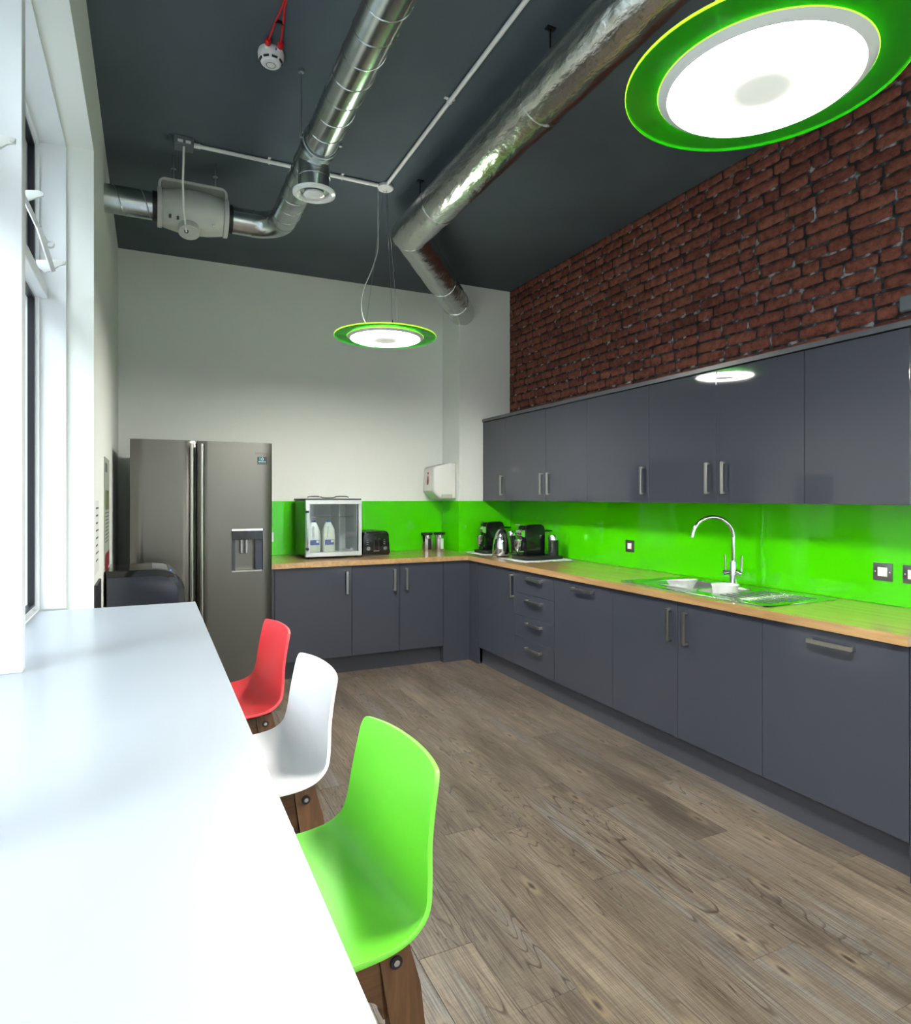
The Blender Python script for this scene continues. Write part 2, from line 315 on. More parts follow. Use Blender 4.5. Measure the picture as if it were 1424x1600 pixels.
        for e in s.b.edges:
            if len(e.link_faces) == 2 and e.calc_face_angle(0) > lim: e.smooth = False
        s.b.to_mesh(me); s.b.free(); me.materials.append(M[m] if isinstance(m, str) else m)
        return o
def tag(o, label=None, cat=None, group=None, kind=None):
    if label: o['label'] = label
    if cat: o['category'] = cat
    if group: o['group'] = group
    if kind: o['kind'] = kind
    return o
def thing(name, loc, label=None, cat=None, group=None, kind=None):
    o = bpy.data.objects.new(name, None); C.objects.link(o); o.location = loc; o['_w'] = tuple(loc); o.empty_display_size = 0.1
    return tag(o, label, cat, group, kind)
def copy_tree(o, d, parent=None):
    c = o.copy(); C.objects.link(c); c['_w'] = tuple(Vector(o['_w']) + Vector(d))
    if parent is None: c.location = Vector(o.location) + Vector(d)
    else: c.parent = parent; c.matrix_parent_inverse = o.matrix_parent_inverse.copy()
    for ch in [x for x in bpy.data.objects if x.parent == o]: copy_tree(ch, d, c)
    return c
def text(body, size, loc, rot, m, parent, name='lettering', ext=0.0004):
    cu = bpy.data.curves.new(name, 'FONT'); cu.body = body; cu.size = size; cu.extrude = ext; cu.align_x = 'CENTER'; cu.align_y = 'CENTER'; cu.resolution_u = 2
    t = bpy.data.objects.new('tmp', cu); C.objects.link(t)
    bpy.context.view_layer.update()
    me = bpy.data.meshes.new_from_object(t.evaluated_get(bpy.context.evaluated_depsgraph_get()))
    bpy.data.objects.remove(t); bpy.data.curves.remove(cu)
    me.transform(Matrix.Translation(Vector(loc) - Vector(parent['_w'])) @ rot.to_4x4()); me.name = name
    me.materials.clear(); me.materials.append(M[m])
    o = bpy.data.objects.new(name, me); C.objects.link(o); o.parent = parent; o['_w'] = parent['_w']; return o
def arc(c, r, a0, a1, n, ux=(1, 0, 0), uy=(0, 1, 0)):
    c, ux, uy = Vector(c), Vector(ux), Vector(uy)
    return [c + ux * r * math.cos(math.radians(a0 + (a1 - a0) * k / n)) + uy * r * math.sin(math.radians(a0 + (a1 - a0) * k / n)) for k in range(n + 1)]
def rrect(x0, x1, y0, y1, r, n=5):
    P = []
    for cx, cy, a in ((x1 - r, y1 - r, 0), (x0 + r, y1 - r, 90), (x0 + r, y0 + r, 180), (x1 - r, y0 + r, 270)):
        P += [(cx + r * math.cos(math.radians(a + 90 * k / n)), cy + r * math.sin(math.radians(a + 90 * k / n))) for k in range(n + 1)]
    return P
# ================================================================== ROOM
XL, XR, YB, YF, ZC = -0.228, 3.10, 5.69, -2.2, 3.355
PX, PY = 2.56, 5.31                      # corner boxing
TZ = 0.915                               # window bench height
RY0, RY1, RH = -1.40, 3.285, 2.945       # window recess
# floor
fl = B().box(-0.7, XR + 0.2, YF - 0.2, YB + 0.2, -0.12, -0.004).obj('floor', 'sub'); tag(fl, 'grey brown wood-look plank floor of the kitchen', 'floor', kind='structure')
PW, PL = 0.1825, 1.255
plank_mesh = {}
def plank(x0, x1, y0, y1):
    key = (round(x1 - x0, 3), round(y1 - y0, 3))
    if key not in plank_mesh:
        b = B().box(-key[0] / 2 + 0.0004, key[0] / 2 - 0.0004, 0.0004, key[1] - 0.0004, -0.004, 0.0, 0.0007)
        o = b.obj('plank', 'floor', fl, origin=(0, 0, 0)); plank_mesh[key] = o
    else:
        o = plank_mesh[key].copy(); C.objects.link(o); o.parent = fl
    o.location = Vector(((x0 + x1) / 2, y0, 0)) - Vector(fl['_w']); o['_w'] = ((x0 + x1) / 2, y0, 0)
joint = {0: 2.626, -1: 1.908, 1: 3.578 - 1.255 * 2, -3: 1.806 + 0.62, -4: 1.509, -5: 1.806, 2: 1.95, -2: 2.35}
for c in range(-11, 6):
    x0 = 1.645 + c * PW; x1 = x0 + PW
    x0c, x1c = max(x0, XL), min(x1, 2.56)
    if x1c - x0c < 0.02: continue
    y = joint.get(c, 1.1 + (c * 0.437) % 1.25)
    while y > YF: y -= PL
    while y < 5.05:
        a, b2 = max(y, YF), min(y + PL, 5.06)
        if b2 - a > 0.02: plank(x0c, x1c, a, b2)
        y += PL
# ceiling
tag(B().box(-0.7, XR + 0.2, YF - 0.2, YB + 0.2, ZC, ZC + 0.15).obj('ceiling', 'ceil'), 'dark blue-grey painted concrete ceiling', 'ceiling', kind='structure')
# walls
tag(B().box(-0.7, XR + 0.2, YB, YB + 0.2, 0, ZC).obj('wall_back', 'wall'), 'plain white far wall behind the fridge', 'wall', kind='structure')
wf = thing('wall_front', (1.5, YF, 0), 'white wall behind the camera with an added unseen window', 'wall', kind='structure')
FW = [(1.50, 2.98)]; FWZ = (0.12, 2.85)  # opening for an unseen window, added to bring daylight into the room
for (xa, xb) in ((-0.7, FW[0][0]), (FW[0][1], XR + 0.2)): B().box(xa, xb, YF - 0.2, YF, 0, ZC).obj('wall_pier', 'wall', wf)
for (xa, xb) in FW: B().box(xa, xb, YF - 0.2, YF, 0, FWZ[0]).obj('wall_under_sill', 'wall', wf); B().box(xa, xb, YF - 0.2, YF, FWZ[1], ZC).obj('lintel', 'wall', wf)
for k, (xa, xb) in enumerate(FW):
    w = thing('window_%d' % (5 + k), ((xa + xb) / 2, YF - 0.1, FWZ[0]), 'large unseen window added behind the camera to let in daylight', 'window', kind='structure')
    f = B(); f.box(xa, xa + 0.06, YF - 0.14, YF - 0.07, *FWZ); f.box(xb - 0.06, xb, YF - 0.14, YF - 0.07, *FWZ); f.box(xa + 0.06, xb - 0.06, YF - 0.14, YF - 0.07, FWZ[0], FWZ[0] + 0.06); f.box(xa + 0.06, xb - 0.06, YF - 0.14, YF - 0.07, FWZ[1] - 0.06, FWZ[1]); f.obj('frame', 'frame', w)
    B().box((xa + xb) / 2 - 0.03, (xa + xb) / 2 + 0.03, YF - 0.14, YF - 0.07, FWZ[0] + 0.06, FWZ[1] - 0.06).obj('mullion', 'frame', w)
    for (x2, x3) in ((xa + 0.06, (xa + xb) / 2 - 0.03), ((xa + xb) / 2 + 0.03, xb - 0.06)): B().box(x2, x3, YF - 0.108, YF - 0.102, FWZ[0] + 0.06, FWZ[1] - 0.06).obj('glass_pane', 'glass', w)
tag(B().box(PX, XR, PY, YB, 0, ZC).obj('wall_corner', 'wall'), 'white boxed-in corner column next to the brick wall', 'column', kind='structure')
wl = thing('wall_left', (XL, 2, 0), 'white window wall with a deep recess', 'wall', kind='structure')
B().box(-0.70, XL, RY1, YB, 0, ZC).obj('wall_pier', 'wall', wl); B().box(-0.70, XL, YF, RY0, 0, ZC).obj('wall_pier', 'wall', wl)
B().box(-0.70, XL, RY0, RY1, 0, TZ - 0.042).obj('wall_under_sill', 'wall', wl); B().box(-0.70, XL, RY0, RY1, RH, ZC).obj('lintel', 'wall', wl)
# right wall with bricks
wr = thing('wall_right', (XR, 2, 0), 'right wall of dark red brick above the grey wall units', 'wall', kind='structure')
B().box(XR, XR + 0.2, YF, YB, 0, ZC).obj('wall_base', 'wall', wr)
BZ0, BY1 = 2.09, PY
B().box(XR - 0.006, XR + 0.001, -0.6, BY1, BZ0 - 0.01, ZC).obj('mortar', 'mortar', wr)
def brick_bm(b, L, H, y, z, rnd):
    nx, nz = 7, 3; D = 0.006
    rows = []
    def wob(a): return (rnd.random() - 0.5) * a
    g = [[None] * (nx + 1) for _ in range(nz + 1)]
    for j in range(nz + 1):
        for i in range(nx + 1):
            ei = 1 if i in (0, nx) else 0; ej = 1 if j in (0, nz) else 0
            yy = -L / 2 + 0.004 + (L - 0.008) * (i / nx) + wob(0.004); zz = -H / 2 + 0.004 + (H - 0.008) * j / nz + wob(0.005 if ej else 0.003)
            if ei and ej: yy *= 0.975; zz *= 0.84
            xx = -D + wob(0.002) + (0.0015 if ei or ej else 0)
            g[j][i] = b.verts.new((xx, y + yy, z + zz))
    for j in range(nz):
        for i in range(nx): b.faces.new((g[j][i], g[j][i + 1], g[j + 1][i + 1], g[j + 1][i]))
    per = [g[0][i] for i in range(nx + 1)] + [g[j][nx] for j in range(1, nz + 1)] + [g[nz][i] for i in range(nx - 1, -1, -1)] + [g[j][0] for j in range(nz - 1, 0, -1)]
    bot = [b.verts.new((0.004, y + (v.co.y - y) * 1.03, z + (v.co.z - z) * 1.05)) for v in per]
    n = len(per)
    for k in range(n): b.faces.new((per[k], bot[k], bot[(k + 1) % n], per[(k + 1) % n]))
CP, JT = 0.0668, 0.0060
nrow = int((ZC - BZ0) / CP) + 1
LENS = [0.098, 0.118, 0.163, 0.182, 0.205, 0.222]
bricks = []
for j in range(nrow):
    z1 = min(ZC - 0.002, BZ0 + (j + 1) * CP - JT / 2); z0 = BZ0 + j * CP + JT / 2
    if z1 - z0 < 0.02: continue
    y = BY1 - RND.random() * 0.15; first = True; last = 0
    bricks.append(((y + BY1) / 2, (z0 + z1) / 2, max(0.03, BY1 - y - 0.002), z1 - z0)) if BY1 - y > 0.05 else None
    if BY1 - y <= 0.05: y = BY1
    while y > -0.5:
        L = RND.choice(LENS[:2]) if RND.random() < 0.36 and last > 0.13 else RND.choice(LENS[2:])
        last = L
        bricks.append((y - JT - L / 2, (z0 + z1) / 2, L, z1 - z0)); y -= L + JT
def seen(bk):
    y, z, L, H = bk; d = math.sin(YAW) * XR + math.cos(YAW) * y; u = 712 + 1005 * (math.cos(YAW) * XR - math.sin(YAW) * y) / d
    v = 777 - 1005 * (z - 1.4) / d
    ok = u < 1440 and v > -10
    return (0 if ok else 1, d / math.sqrt(L))
bricks.sort(key=seen)
bmesh_cache = {}
rest = B()
for k, (y, z, L, H) in enumerate(bricks):
    if k < 300:
        key = (round(L, 3), round(H, 3), k % 3)
        if key not in bmesh_cache:
            b = B(); brick_bm(b.b, L, H, 0, 0, RND); o = b.obj('brick', 'brick', wr, origin=(0, 0, 0), recalc=False); bmesh_cache[key] = o
        else:
            o = bmesh_cache[key].copy(); C.objects.link(o); o.parent = wr
        o.location = Vector((XR - 0.006, y, z)) - Vector(wr['_w'])
    else:
        n0 = len(rest.b.verts); brick_bm(rest.b, L, H, y, z, RND)
        rest.b.verts.ensure_lookup_table()
        for v in rest.b.verts[n0:]: v.co.x += XR - 0.006
rb = rest.obj('brick_field', 'brick', wr, recalc=False); rb['kind'] = 'stuff'
# grey trunking box on bricks at the right
tag(B().box(XR - 0.05, XR - 0.012, 1.50, 1.763, 2.232, 2.305, 0.006).obj('junction_box', 'greyp'), 'small grey box fixed on the brick wall above the end wall unit', 'box')
# ---- window recess lining, fins, windows
for (n, a) in ((1, (RY1 - 0.012, RY1 + 0.0)), (2, (RY0, RY0 + 0.012))):
    tag(B().box(-0.60, -0.333, a[0], a[1], TZ, RH).obj('trim_%d' % n, 'frame'), 'white jamb lining of the window recess, %s end' % ('far' if n == 1 else 'near'), 'trim', kind='structure')
tag(B().box(-0.60, -0.333, RY0 + 0.012, RY1 - 0.012, RH - 0.014, RH).obj('trim_3', 'frame'), 'white head lining of the window recess', 'trim', kind='structure')
HZ = RH - 0.014
FINS = [2.12, 0.95, -0.22]
for k, y in enumerate(FINS):
    tag(B().box(-0.56, -0.32, y, y + 0.05, TZ, HZ, 0.002).obj('trim_%d' % (4 + k), 'frame'), 'white upright mullion fin between windows, %s' % ('far one by the tabletop', 'middle one', 'near one behind the camera')[k], 'trim', kind='structure')
edges_y = [RY0 + 0.012] + [v for y in sorted(FINS) for v in (y, y + 0.05)] + [RY1 - 0.012]
def restrictor(parent, y, z, far):
    # hinged opening arm: bracket on transom/frame + two-link arm
    r = B()
    r.prism([(-0.43, z + 0.005), (-0.345, z + 0.018), (-0.325, z + 0.014), (-0.325, z), (-0.345, z - 0.004), (-0.37, z - 0.03), (-0.40, z - 0.045), (-0.43, z - 0.02)], 1, y - 0.004, y + 0.004, 0.0015)
    r.cyl((-0.333, y - 0.007, z + 0.007), (-0.333, y + 0.007, z + 0.007), 0.006)
    return r.obj('bracket', 'gwhite', parent)
for wi in range(4):
    y0, y1 = edges_y[2 * wi], edges_y[2 * wi + 1]
    w = thing('window_%d' % (4 - wi), (-0.47, (y0 + y1) / 2, TZ), 'white framed window with top opening light, %s' % ('nearest, behind camera', 'beside the camera', 'left of the frame', 'far one beyond the mullion fin')[wi], 'window', kind='structure')
    fr = B()
    for (ya, yb) in ((y0, y0 + 0.014), (y1 - 0.014, y1)): fr.box(-0.53, -0.43, ya, yb, TZ, HZ, 0.002)
    fr.box(-0.53, -0.43, y0 + 0.014, y1 - 0.014, TZ, TZ + 0.006, 0.002); fr.box(-0.53, -0.43, y0 + 0.014, y1 - 0.014, HZ - 0.02, HZ, 0.002)
    fr.obj('frame', 'frame', w)
    tr = B().box(-0.53, -0.40, y0, y1, 2.258, 2.311, 0.003).obj('transom', 'frame', w)
    gk = B()
    for (za, zb) in ((TZ + 0.02, 2.258), (2.311, HZ - 0.02)):
        for (ya, yb) in ((y0 + 0.014, y0 + 0.024), (y1 - 0.024, y1 - 0.014)): gk.box(-0.472, -0.447, ya, yb, za, zb)
        gk.box(-0.472, -0.447, y0 + 0.024, y1 - 0.024, za, za + 0.010); gk.box(-0.472, -0.447, y0 + 0.024, y1 - 0.024, zb - 0.010, zb)
    gk.obj('gasket', 'gasket', w)
    sh = B()      # opening sash, two stepped frames
    za, zb = 2.321, HZ - 0.03
    for (xa, xb, t, o2) in ((-0.53, -0.474, 0.045, 0.024),):
        sh.box(xa, xb, y0 + o2, y0 + o2 + t, za, zb, 0.003); sh.box(xa, xb, y1 - o2 - t, y1 - o2, za, zb, 0.003)
        sh.box(xa, xb, y0 + o2 + t, y1 - o2 - t, za, za + t, 0.003); sh.box(xa, xb, y0 + o2 + t, y1 - o2 - t, zb - t, zb, 0.003)
    sh.obj('sash', 'frame', w)
    B().box(-0.506, -0.500, y0 + 0.02, y1 - 0.02, TZ + 0.02, 2.258).obj('glass_pane', 'glass', w)
    B().box(-0.506, -0.500, y0 + 0.06, y1 - 0.06, 2.36, HZ - 0.07).obj('glass_pane', 'glass', w)
    if wi in (2, 3):
        zl = 2.385 if wi == 3 else 2.345; restrictor(w, y1 - 0.10 if wi == 3 else y1 - 0.06, zl, 1)
        yr = y1 - 0.10 if wi == 3 else y1 - 0.06
        dz_ = zl - 2.385
        B().prism([(-0.475, 2.585), (-0.395, 2.600), (-0.378, 2.592), (-0.378, 2.580), (-0.40, 2.572), (-0.44, 2.545), (-0.475, 2.52)], 1, yr - 0.20 - 0.005, yr - 0.20 + 0.005, 0.001).obj('upper_bracket', 'gwhite', w)
        ar = B(); ar.tube([(-0.47, yr - 0.34, 2.62), (-0.405, yr - 0.09, 2.48 + dz_)], 0.010, 4); ar.tube([(-0.407, yr - 0.11, 2.49 + dz_), (-0.37, yr - 0.006, 2.35 + dz_)], 0.012, 4); ar.obj('arm', 'gwhite', w)
        rg = B(); rg.tube(arc((-0.375, yr - 0.05, 2.445 + dz_), 0.014, 0, 340, 14, (1, 0, 0), (0, 0.3, 1)), 0.004, 6); rg.tube([(-0.405, yr - 0.09, 2.485 + dz_), (-0.385, yr - 0.055, 2.455 + dz_)], 0.004, 6); rg.obj('pull_ring', 'gwhite', w)
# outdoor pavement
tag(B().box(-12, 12, -12, 14, -0.4, -0.15).obj('ground_outside', 'sand'), 'pale pavement outside the windows', 'ground', kind='structure')
# ---- window bench
tb = thing('window_bench', (-0.1, 1, 0), 'long glossy white laminate bar table under the windows', 'table')
B().box(-0.50, 0.19, -1.38, 3.222, TZ - 0.04, TZ, 0.003, 2).obj('tabletop', 'table', tb)
for y in (-1.2, 0.1, 1.53, 3.05): B().box(-0.06, -0.01, y, y + 0.05, 0, TZ - 0.04, 0.003).obj('leg', 'frame', tb)
B().box(-0.06, -0.01, -1.15, 3.05, TZ - 0.09, TZ - 0.042).obj('rail', 'frame', tb)
# ================================================================== KITCHEN
def bar_handle(axis, a0, a1, fix, face, out, parent, m='handle'):
    """axis 'z' vertical / 'h' horizontal bar; run along z or along run dir; face=(dir axis, plane coordinate, sign)"""
    b = B(); w = 0.009; d = 0.032; t = 0.009
    ax, pl, sg = face
    def bx(r0, r1, q0, q1, d0, d1):
        # r: along bar, q: across, d: outward
        D = sorted((pl + sg * d0, pl + sg * d1))
        if ax == 0:
            if axis == 'z': b.box(D[0], D[1], q0, q1, r0, r1, 0.0012)
            else: b.box(D[0], D[1], r0, r1, q0, q1, 0.0012)
        else:
            if axis == 'z': b.box(q0, q1, D[0], D[1], r0, r1, 0.0012)
            else: b.box(r0, r1, D[0], D[1], q0, q1, 0.0012)
    bx(a0, a1, fix - w, fix + w, d - t, d); bx(a0, a0 + 0.012, fix - w, fix + w, 0, d - t); bx(a1 - 0.012, a1, fix - w, fix + w, 0, d - t)
    return b.obj('handle', m, parent)
G = 0.0016
# upper units
UX = 2.80; U0, U1 = 1.368, 2.094
uy = [5.276, 4.889, 4.305, 3.721, 3.095, 2.569, 2.044, 1.575]
def upper(name, ya, yb, doors, label):
    t = thing(name, ((UX + XR) / 2, (ya + yb) / 2, U0), label, 'cabinet', 'glossy grey wall units in a row above the green splashback')
    B().box(UX + 0.02, XR - 0.001, yb + 0.0005, ya - 0.0005, U0 + 0.001, U1).obj('body', 'carc', t)
    for (d0, d1, hy) in doors:
        d = B().box(UX, UX + 0.0195, d1 + G, d0 - G, U0, U1, 0.0012).obj('door', 'cab', t)
        if hy: bar_handle('z', 1.418, 1.592, hy, (0, UX, -1), 0, d)
    return t
upper('wall_cabinet', 5.276, 4.889, [(5.276, 4.889, 4.925)], 'narrow grey wall unit at the far end next to the white column')
upper('wall_cabinet', 4.889, 3.721, [(4.889, 4.252, 4.292), (4.252, 3.721, 4.196)], 'double grey wall unit above the coffee machines with paired handles')
upper('wall_cabinet', 3.721, 3.095, [(3.721, 3.095, 3.142)], 'single grey wall unit left of the lamp reflection, handle at its right')
upper('wall_cabinet', 3.095, 2.044, [(3.095, 2.569, 2.618), (2.569, 2.044, 2.508)], 'double grey wall unit above the sink that mirrors the round lamp')
upper('wall_cabinet', 2.044, 1.575, [(2.044, 1.575, None)], 'grey wall unit at the near right end with no visible handle')
tag(B().box(UX + 0.004, XR - 0.001, 5.277, PY, U0, U1 + 0.03).obj('filler_panel', 'cab'), 'thin grey filler between far wall unit and white column', 'panel')
tag(B().box(UX - 0.006, XR - 0.013, 1.565, PY, U1 + 0.006, U1 + 0.032, 0.001).obj('cornice', 'carc'), 'dark grey cornice strip along the top of the wall units', 'cornice')
# lower units right run
LX = 2.488; L0, L1 = 0.142, 0.855
def base_r(name, ya, yb, label, fronts):
    t = thing(name, ((LX + XR) / 2, (ya + yb) / 2, 0.12), label, 'cabinet', 'glossy grey base units under the right worktop')
    sinkc = ya > 2.9 and yb < 2.1
    B().box(LX + 0.0205, XR - 0.01, yb + 0.0005, ya - 0.0005, 0.141, 0.70 if sinkc else 0.858).obj('body', 'carc', t)
    for (nm, d0, d1, z0, z1, h) in fronts:
        d = B().box(LX, LX + 0.0195, d1 + G, d0 - G, z0 + 0.001, z1 - 0.001, 0.0012).obj(nm, 'cab', t)
        if h and h[0] == 'z': bar_handle('z', 0.642, 0.815, h[1], (0, LX, -1), 0, d)
        elif h: bar_handle('h', h[1], h[2], h[3], (0, LX, -1), 0, d)
    return t
base_r('base_cabinet', 4.800, 4.204, 'grey base unit with one door left of the drawer stack', [('door', 4.800, 4.204, L0, L1, ('z', 4.222))])
dz = [0.142, 0.359, 0.523, 0.689, 0.852]
base_r('drawer_cabinet', 4.204, 3.674, 'grey base unit with four drawers and bar handles', [('drawer', 4.204, 3.674, dz[k], dz[k + 1], ('h', 3.815, 4.015, (dz[k + 1] - (0.045 if k else 0.06)))) for k in range(4)])
base_r('appliance_cabinet', 3.674, 3.059, 'grey integrated appliance front right of the drawers, horizontal handle', [('door', 3.674, 3.059, L0, L1, ('h', 3.235, 3.445, 0.808))])
base_r('sink_cabinet', 3.059, 2.022, 'grey double-door base unit below the sink', [('door', 3.059, 2.537, L0, L1, ('z', 2.585)), ('door', 2.537, 2.022, L0, L1, ('z', 2.470))])
base_r('appliance_cabinet', 2.022, 1.402, 'wide grey appliance front at the near right end, horizontal handle', [('door', 2.022, 1.402, L0, L1, ('h', 1.598, 1.788, 0.807))])
tag(B().box(LX + 0.002, XR - 0.001, 1.383, 1.400, 0, 0.858).obj('end_panel', 'cab'), 'grey end panel closing the near end of the base units', 'panel')
tag(B().box(2.530, 2.546, 1.40, 4.802, 0, 0.139).obj('plinth', 'plinth'), 'dark grey plinth along the floor under the right base units', 'plinth')
# corner post
tag(B().cells([2.262, LX, LX + 0.019], [4.803, 4.965, 4.984], lambda i, j: j == 1 or i == 1, 0.0, 0.858).obj('corner_post', 'cab'), 'grey inner corner filler reaching down to the floor', 'panel')
# lower units back run
BYF = 4.965
def base_b(name, xa, xb, label, fronts):
    t = thing(name, ((xa + xb) / 2, 5.3, 0.12), label, 'cabinet', 'glossy grey base units along the far wall')
    B().box(xa + 0.0005, xb - 0.0005, BYF + 0.0205, YB - 0.01, 0.141, 0.858).obj('body', 'carc', t)
    for (d0, d1, hx) in fronts:
        d = B().box(d0 + G, d1 - G, BYF, BYF + 0.0195, L0, L1, 0.0012).obj('door', 'cab', t)
        bar_handle('z', 0.638, 0.816, hx, (1, BYF, -1), 0, d)
    return t
base_b('base_cabinet', 0.847, 1.446, 'grey single-door base unit next to the steel fridge', [(0.847, 1.446, 1.402)])
base_b('base_cabinet', 1.446, 2.242, 'grey double-door base unit below the toaster', [(1.446, 1.847, 1.800), (1.847, 2.242, 1.905)])
tag(B().box(0.826, 0.845, BYF, YB - 0.01, 0, 0.858).obj('end_panel', 'cab'), 'grey end panel between the fridge and the base unit', 'panel')
tag(B().box(2.243, 2.261, BYF - 0.002, BYF + 0.3, 0, 0.858).obj('filler_panel', 'cab'), 'slim grey upright filler beside the far double-door base unit', 'panel')
tag(B().box(0.846, 2.242, 5.030, 5.046, 0, 0.139).obj('plinth', 'plinth'), 'dark grey plinth under the far base units', 'plinth')
# worktop (L shaped with sink cut-out)
SX0, SX1, SY0, SY1 = 2.56, 3.02, 2.07, 3.02
wt = B().cells([0.822, 2.468, SX0, SX1, XR - 0.008], [1.396, SY0, SY1, 4.945, PY - 0.008, YB - 0.008],
               lambda i, j: (j >= 3 and i == 0) or (j == 3 and i >= 0) or (j == 4 and i == 1) or (j < 3 and i >= 1 and not (i == 2 and j == 1)), 0.860, 0.899)
tag(wt.obj('worktop', 'oak'), 'L-shaped oak-effect worktop on the grey base units', 'worktop')
# splashback
def pane(x0, x1, y0, y1, label): tag(B().box(x0, x1, y0, y1, 0.8995, 1.366, 0.001).obj('splashback', 'green'), label, 'splashback', 'lime green glass splashback panels')
pane(XR - 0.007, XR - 0.0005, 1.40, PY - 0.008, 'long lime green glass splashback behind the sink')
pane(PX - 0.0065, XR - 0.0005, PY - 0.007, PY - 0.0005, 'lime green glass splashback on the column front behind the coffee machines')
pane(PX - 0.007, PX - 0.0005, PY + 0.0005, YB - 0.008, 'narrow lime green glass splashback on the column side below the towel dispenser')
pane(0.83, PX - 0.008, YB - 0.007, YB - 0.0005, 'lime green glass splashback behind the glass-door cooler and toaster')
# sink
sk = thing('sink', (2.79, 2.54, 0.86), 'stainless steel inset sink with one and a half bowls and drainer', 'sink')
b = B(); zt = 0.9035
def loop(pts, z): return [b.b.verts.new((p[0], p[1], z)) for p in pts]
def close(vs): return [b.b.edges.new((vs[k], vs[(k + 1) % len(vs)])) for k in range(len(vs))]
outer = rrect(2.537, 3.05, 2.04, 3.05, 0.02); o_t = loop(outer, zt); es = close(o_t)
bowls = [(2.60, 2.955, 2.605, 2.98, 0.17), (2.63, 2.93, 2.415, 2.575, 0.12)]
rims = []
for (x0, x1, y0, y1, dp) in bowls:
    l = loop(rrect(x0, x1, y0, y1, 0.05), zt); es += close(l); rims.append(l)
bmesh.ops.triangle_fill(b.b, edges=es, use_beauty=True)
o_b = loop(rrect(2.534, 3.053, 2.037, 3.053, 0.021), 0.8995); b.bridge(o_t, o_b)
for l, (x0, x1, y0, y1, dp) in zip(rims, bowls):
    l2 = loop(rrect(x0 + 0.006, x1 - 0.006, y0 + 0.006, y1 - 0.006, 0.048), zt - 0.01); b.bridge(l, l2)
    l3 = loop(rrect(x0 + 0.014, x1 - 0.014, y0 + 0.014, y1 - 0.014, 0.05), zt - dp + 0.03); b.bridge(l2, l3)
    l4 = loop(rrect(x0 + 0.04, x1 - 0.04, y0 + 0.04, y1 - 0.04, 0.045), zt - dp); b.bridge(l3, l4); b.b.faces.new(l4)
b.obj('basin', 'sink', sk, ang=50)
for k in range(8):
    x = 2.63 + k * 0.045
    B().box(x - 0.006, x + 0.006, 2.085, 2.385, zt - 0.0005, zt + 0.003, 0.0025, 2).obj('drainer_ridge', 'sink', sk)
for (x0, x1, y0, y1, dp) in bowls: B().lathe([(0.0, 0.002), (0.02, 0.002), (0.035, 0.004), (0.04, 0.0)], ((x0 + x1) / 2, (y0 + y1) / 2, zt - dp)).obj('drain', 'chrome', sk)
# tap
tx, ty = 2.985, 2.615
tp = thing('mixer_tap', (tx, ty, zt), 'chrome swan-neck mixer tap with two lever handles', 'tap')
B().lathe([(0, 0), (0.026, 0), (0.026, 0.012), (0.021, 0.02), (0.021, 0.13), (0.017, 0.14), (0, 0.142)], (tx, ty, zt)).obj('body', 'chrome', tp)
ang = math.radians(205); dx, dy = math.cos(math.radians(150)), math.sin(math.radians(150))
R = 0.112
pts = [(tx, ty, zt + 0.13), (tx, ty, zt + 0.2), (tx, ty, zt + 0.268)] + [Vector((tx + dx * R, ty + dy * R, zt + 0.272)) + Vector((-dx, -dy, 0)) * R * math.cos(a) + Vector((0, 0, 1)) * R * math.sin(a) for a in [math.radians(172 * k / 18) for k in range(19)]] 
pts += [pts[-1] + (pts[-1] - pts[-2]).normalized() * 0.02]
B().tube(pts, 0.0115, 14).obj('spout', 'chrome', tp)
for s in (-1, 1):
    h = B(); h.cyl((tx, ty + s * 0.018, zt + 0.075), (tx, ty + s * 0.062, zt + 0.065), 0.013, 0.015); h.cyl((tx, ty + s * 0.055, zt + 0.066), (tx - 0.002, ty + s * 0.058, zt + 0.17), 0.0055, 0.0062, 12); h.obj('lever_handle', 'chrome', tp)
# white tubs in the sink
b = B(); b.lathe([(0, 0), (0.05, 0), (0.065, 0.148), (0.070, 0.148), (0.070, 0.140), (0.067, 0.140), (0.053, 0.004)], (2.79, 2.50, zt - 0.118), 32)
mb = b.obj('measuring_bowl', 'plastic'); tag(mb, 'small white plastic tub standing in the half bowl of the sink', 'bowl')
b = B(); b.lathe([(0, 0), (0.07, 0.0), (0.13, 0.03), (0.135, 0.034), (0.128, 0.034), (0.07, 0.006), (0, 0.006)], (2.775, 2.80, zt - 0.056), 40, Matrix.Rotation(math.radians(8), 3, 'Y'))
tag(b.obj('dinner_plate', 'plastic'), 'white plate lying tilted in the main sink bowl', 'plate')
b = B(); b.lathe([(0, 0), (0.055, 0.0), (0.085, 0.05), (0.082, 0.052), (0.05, 0.006), (0, 0.006)], (2.745, 2.76, zt - 0.026), 32, Matrix.Rotation(math.radians(-6), 3, 'X'))
tag(b.obj('cereal_bowl', 'plastic'), 'white bowl on top of the plate in the main sink bowl', 'bowl')
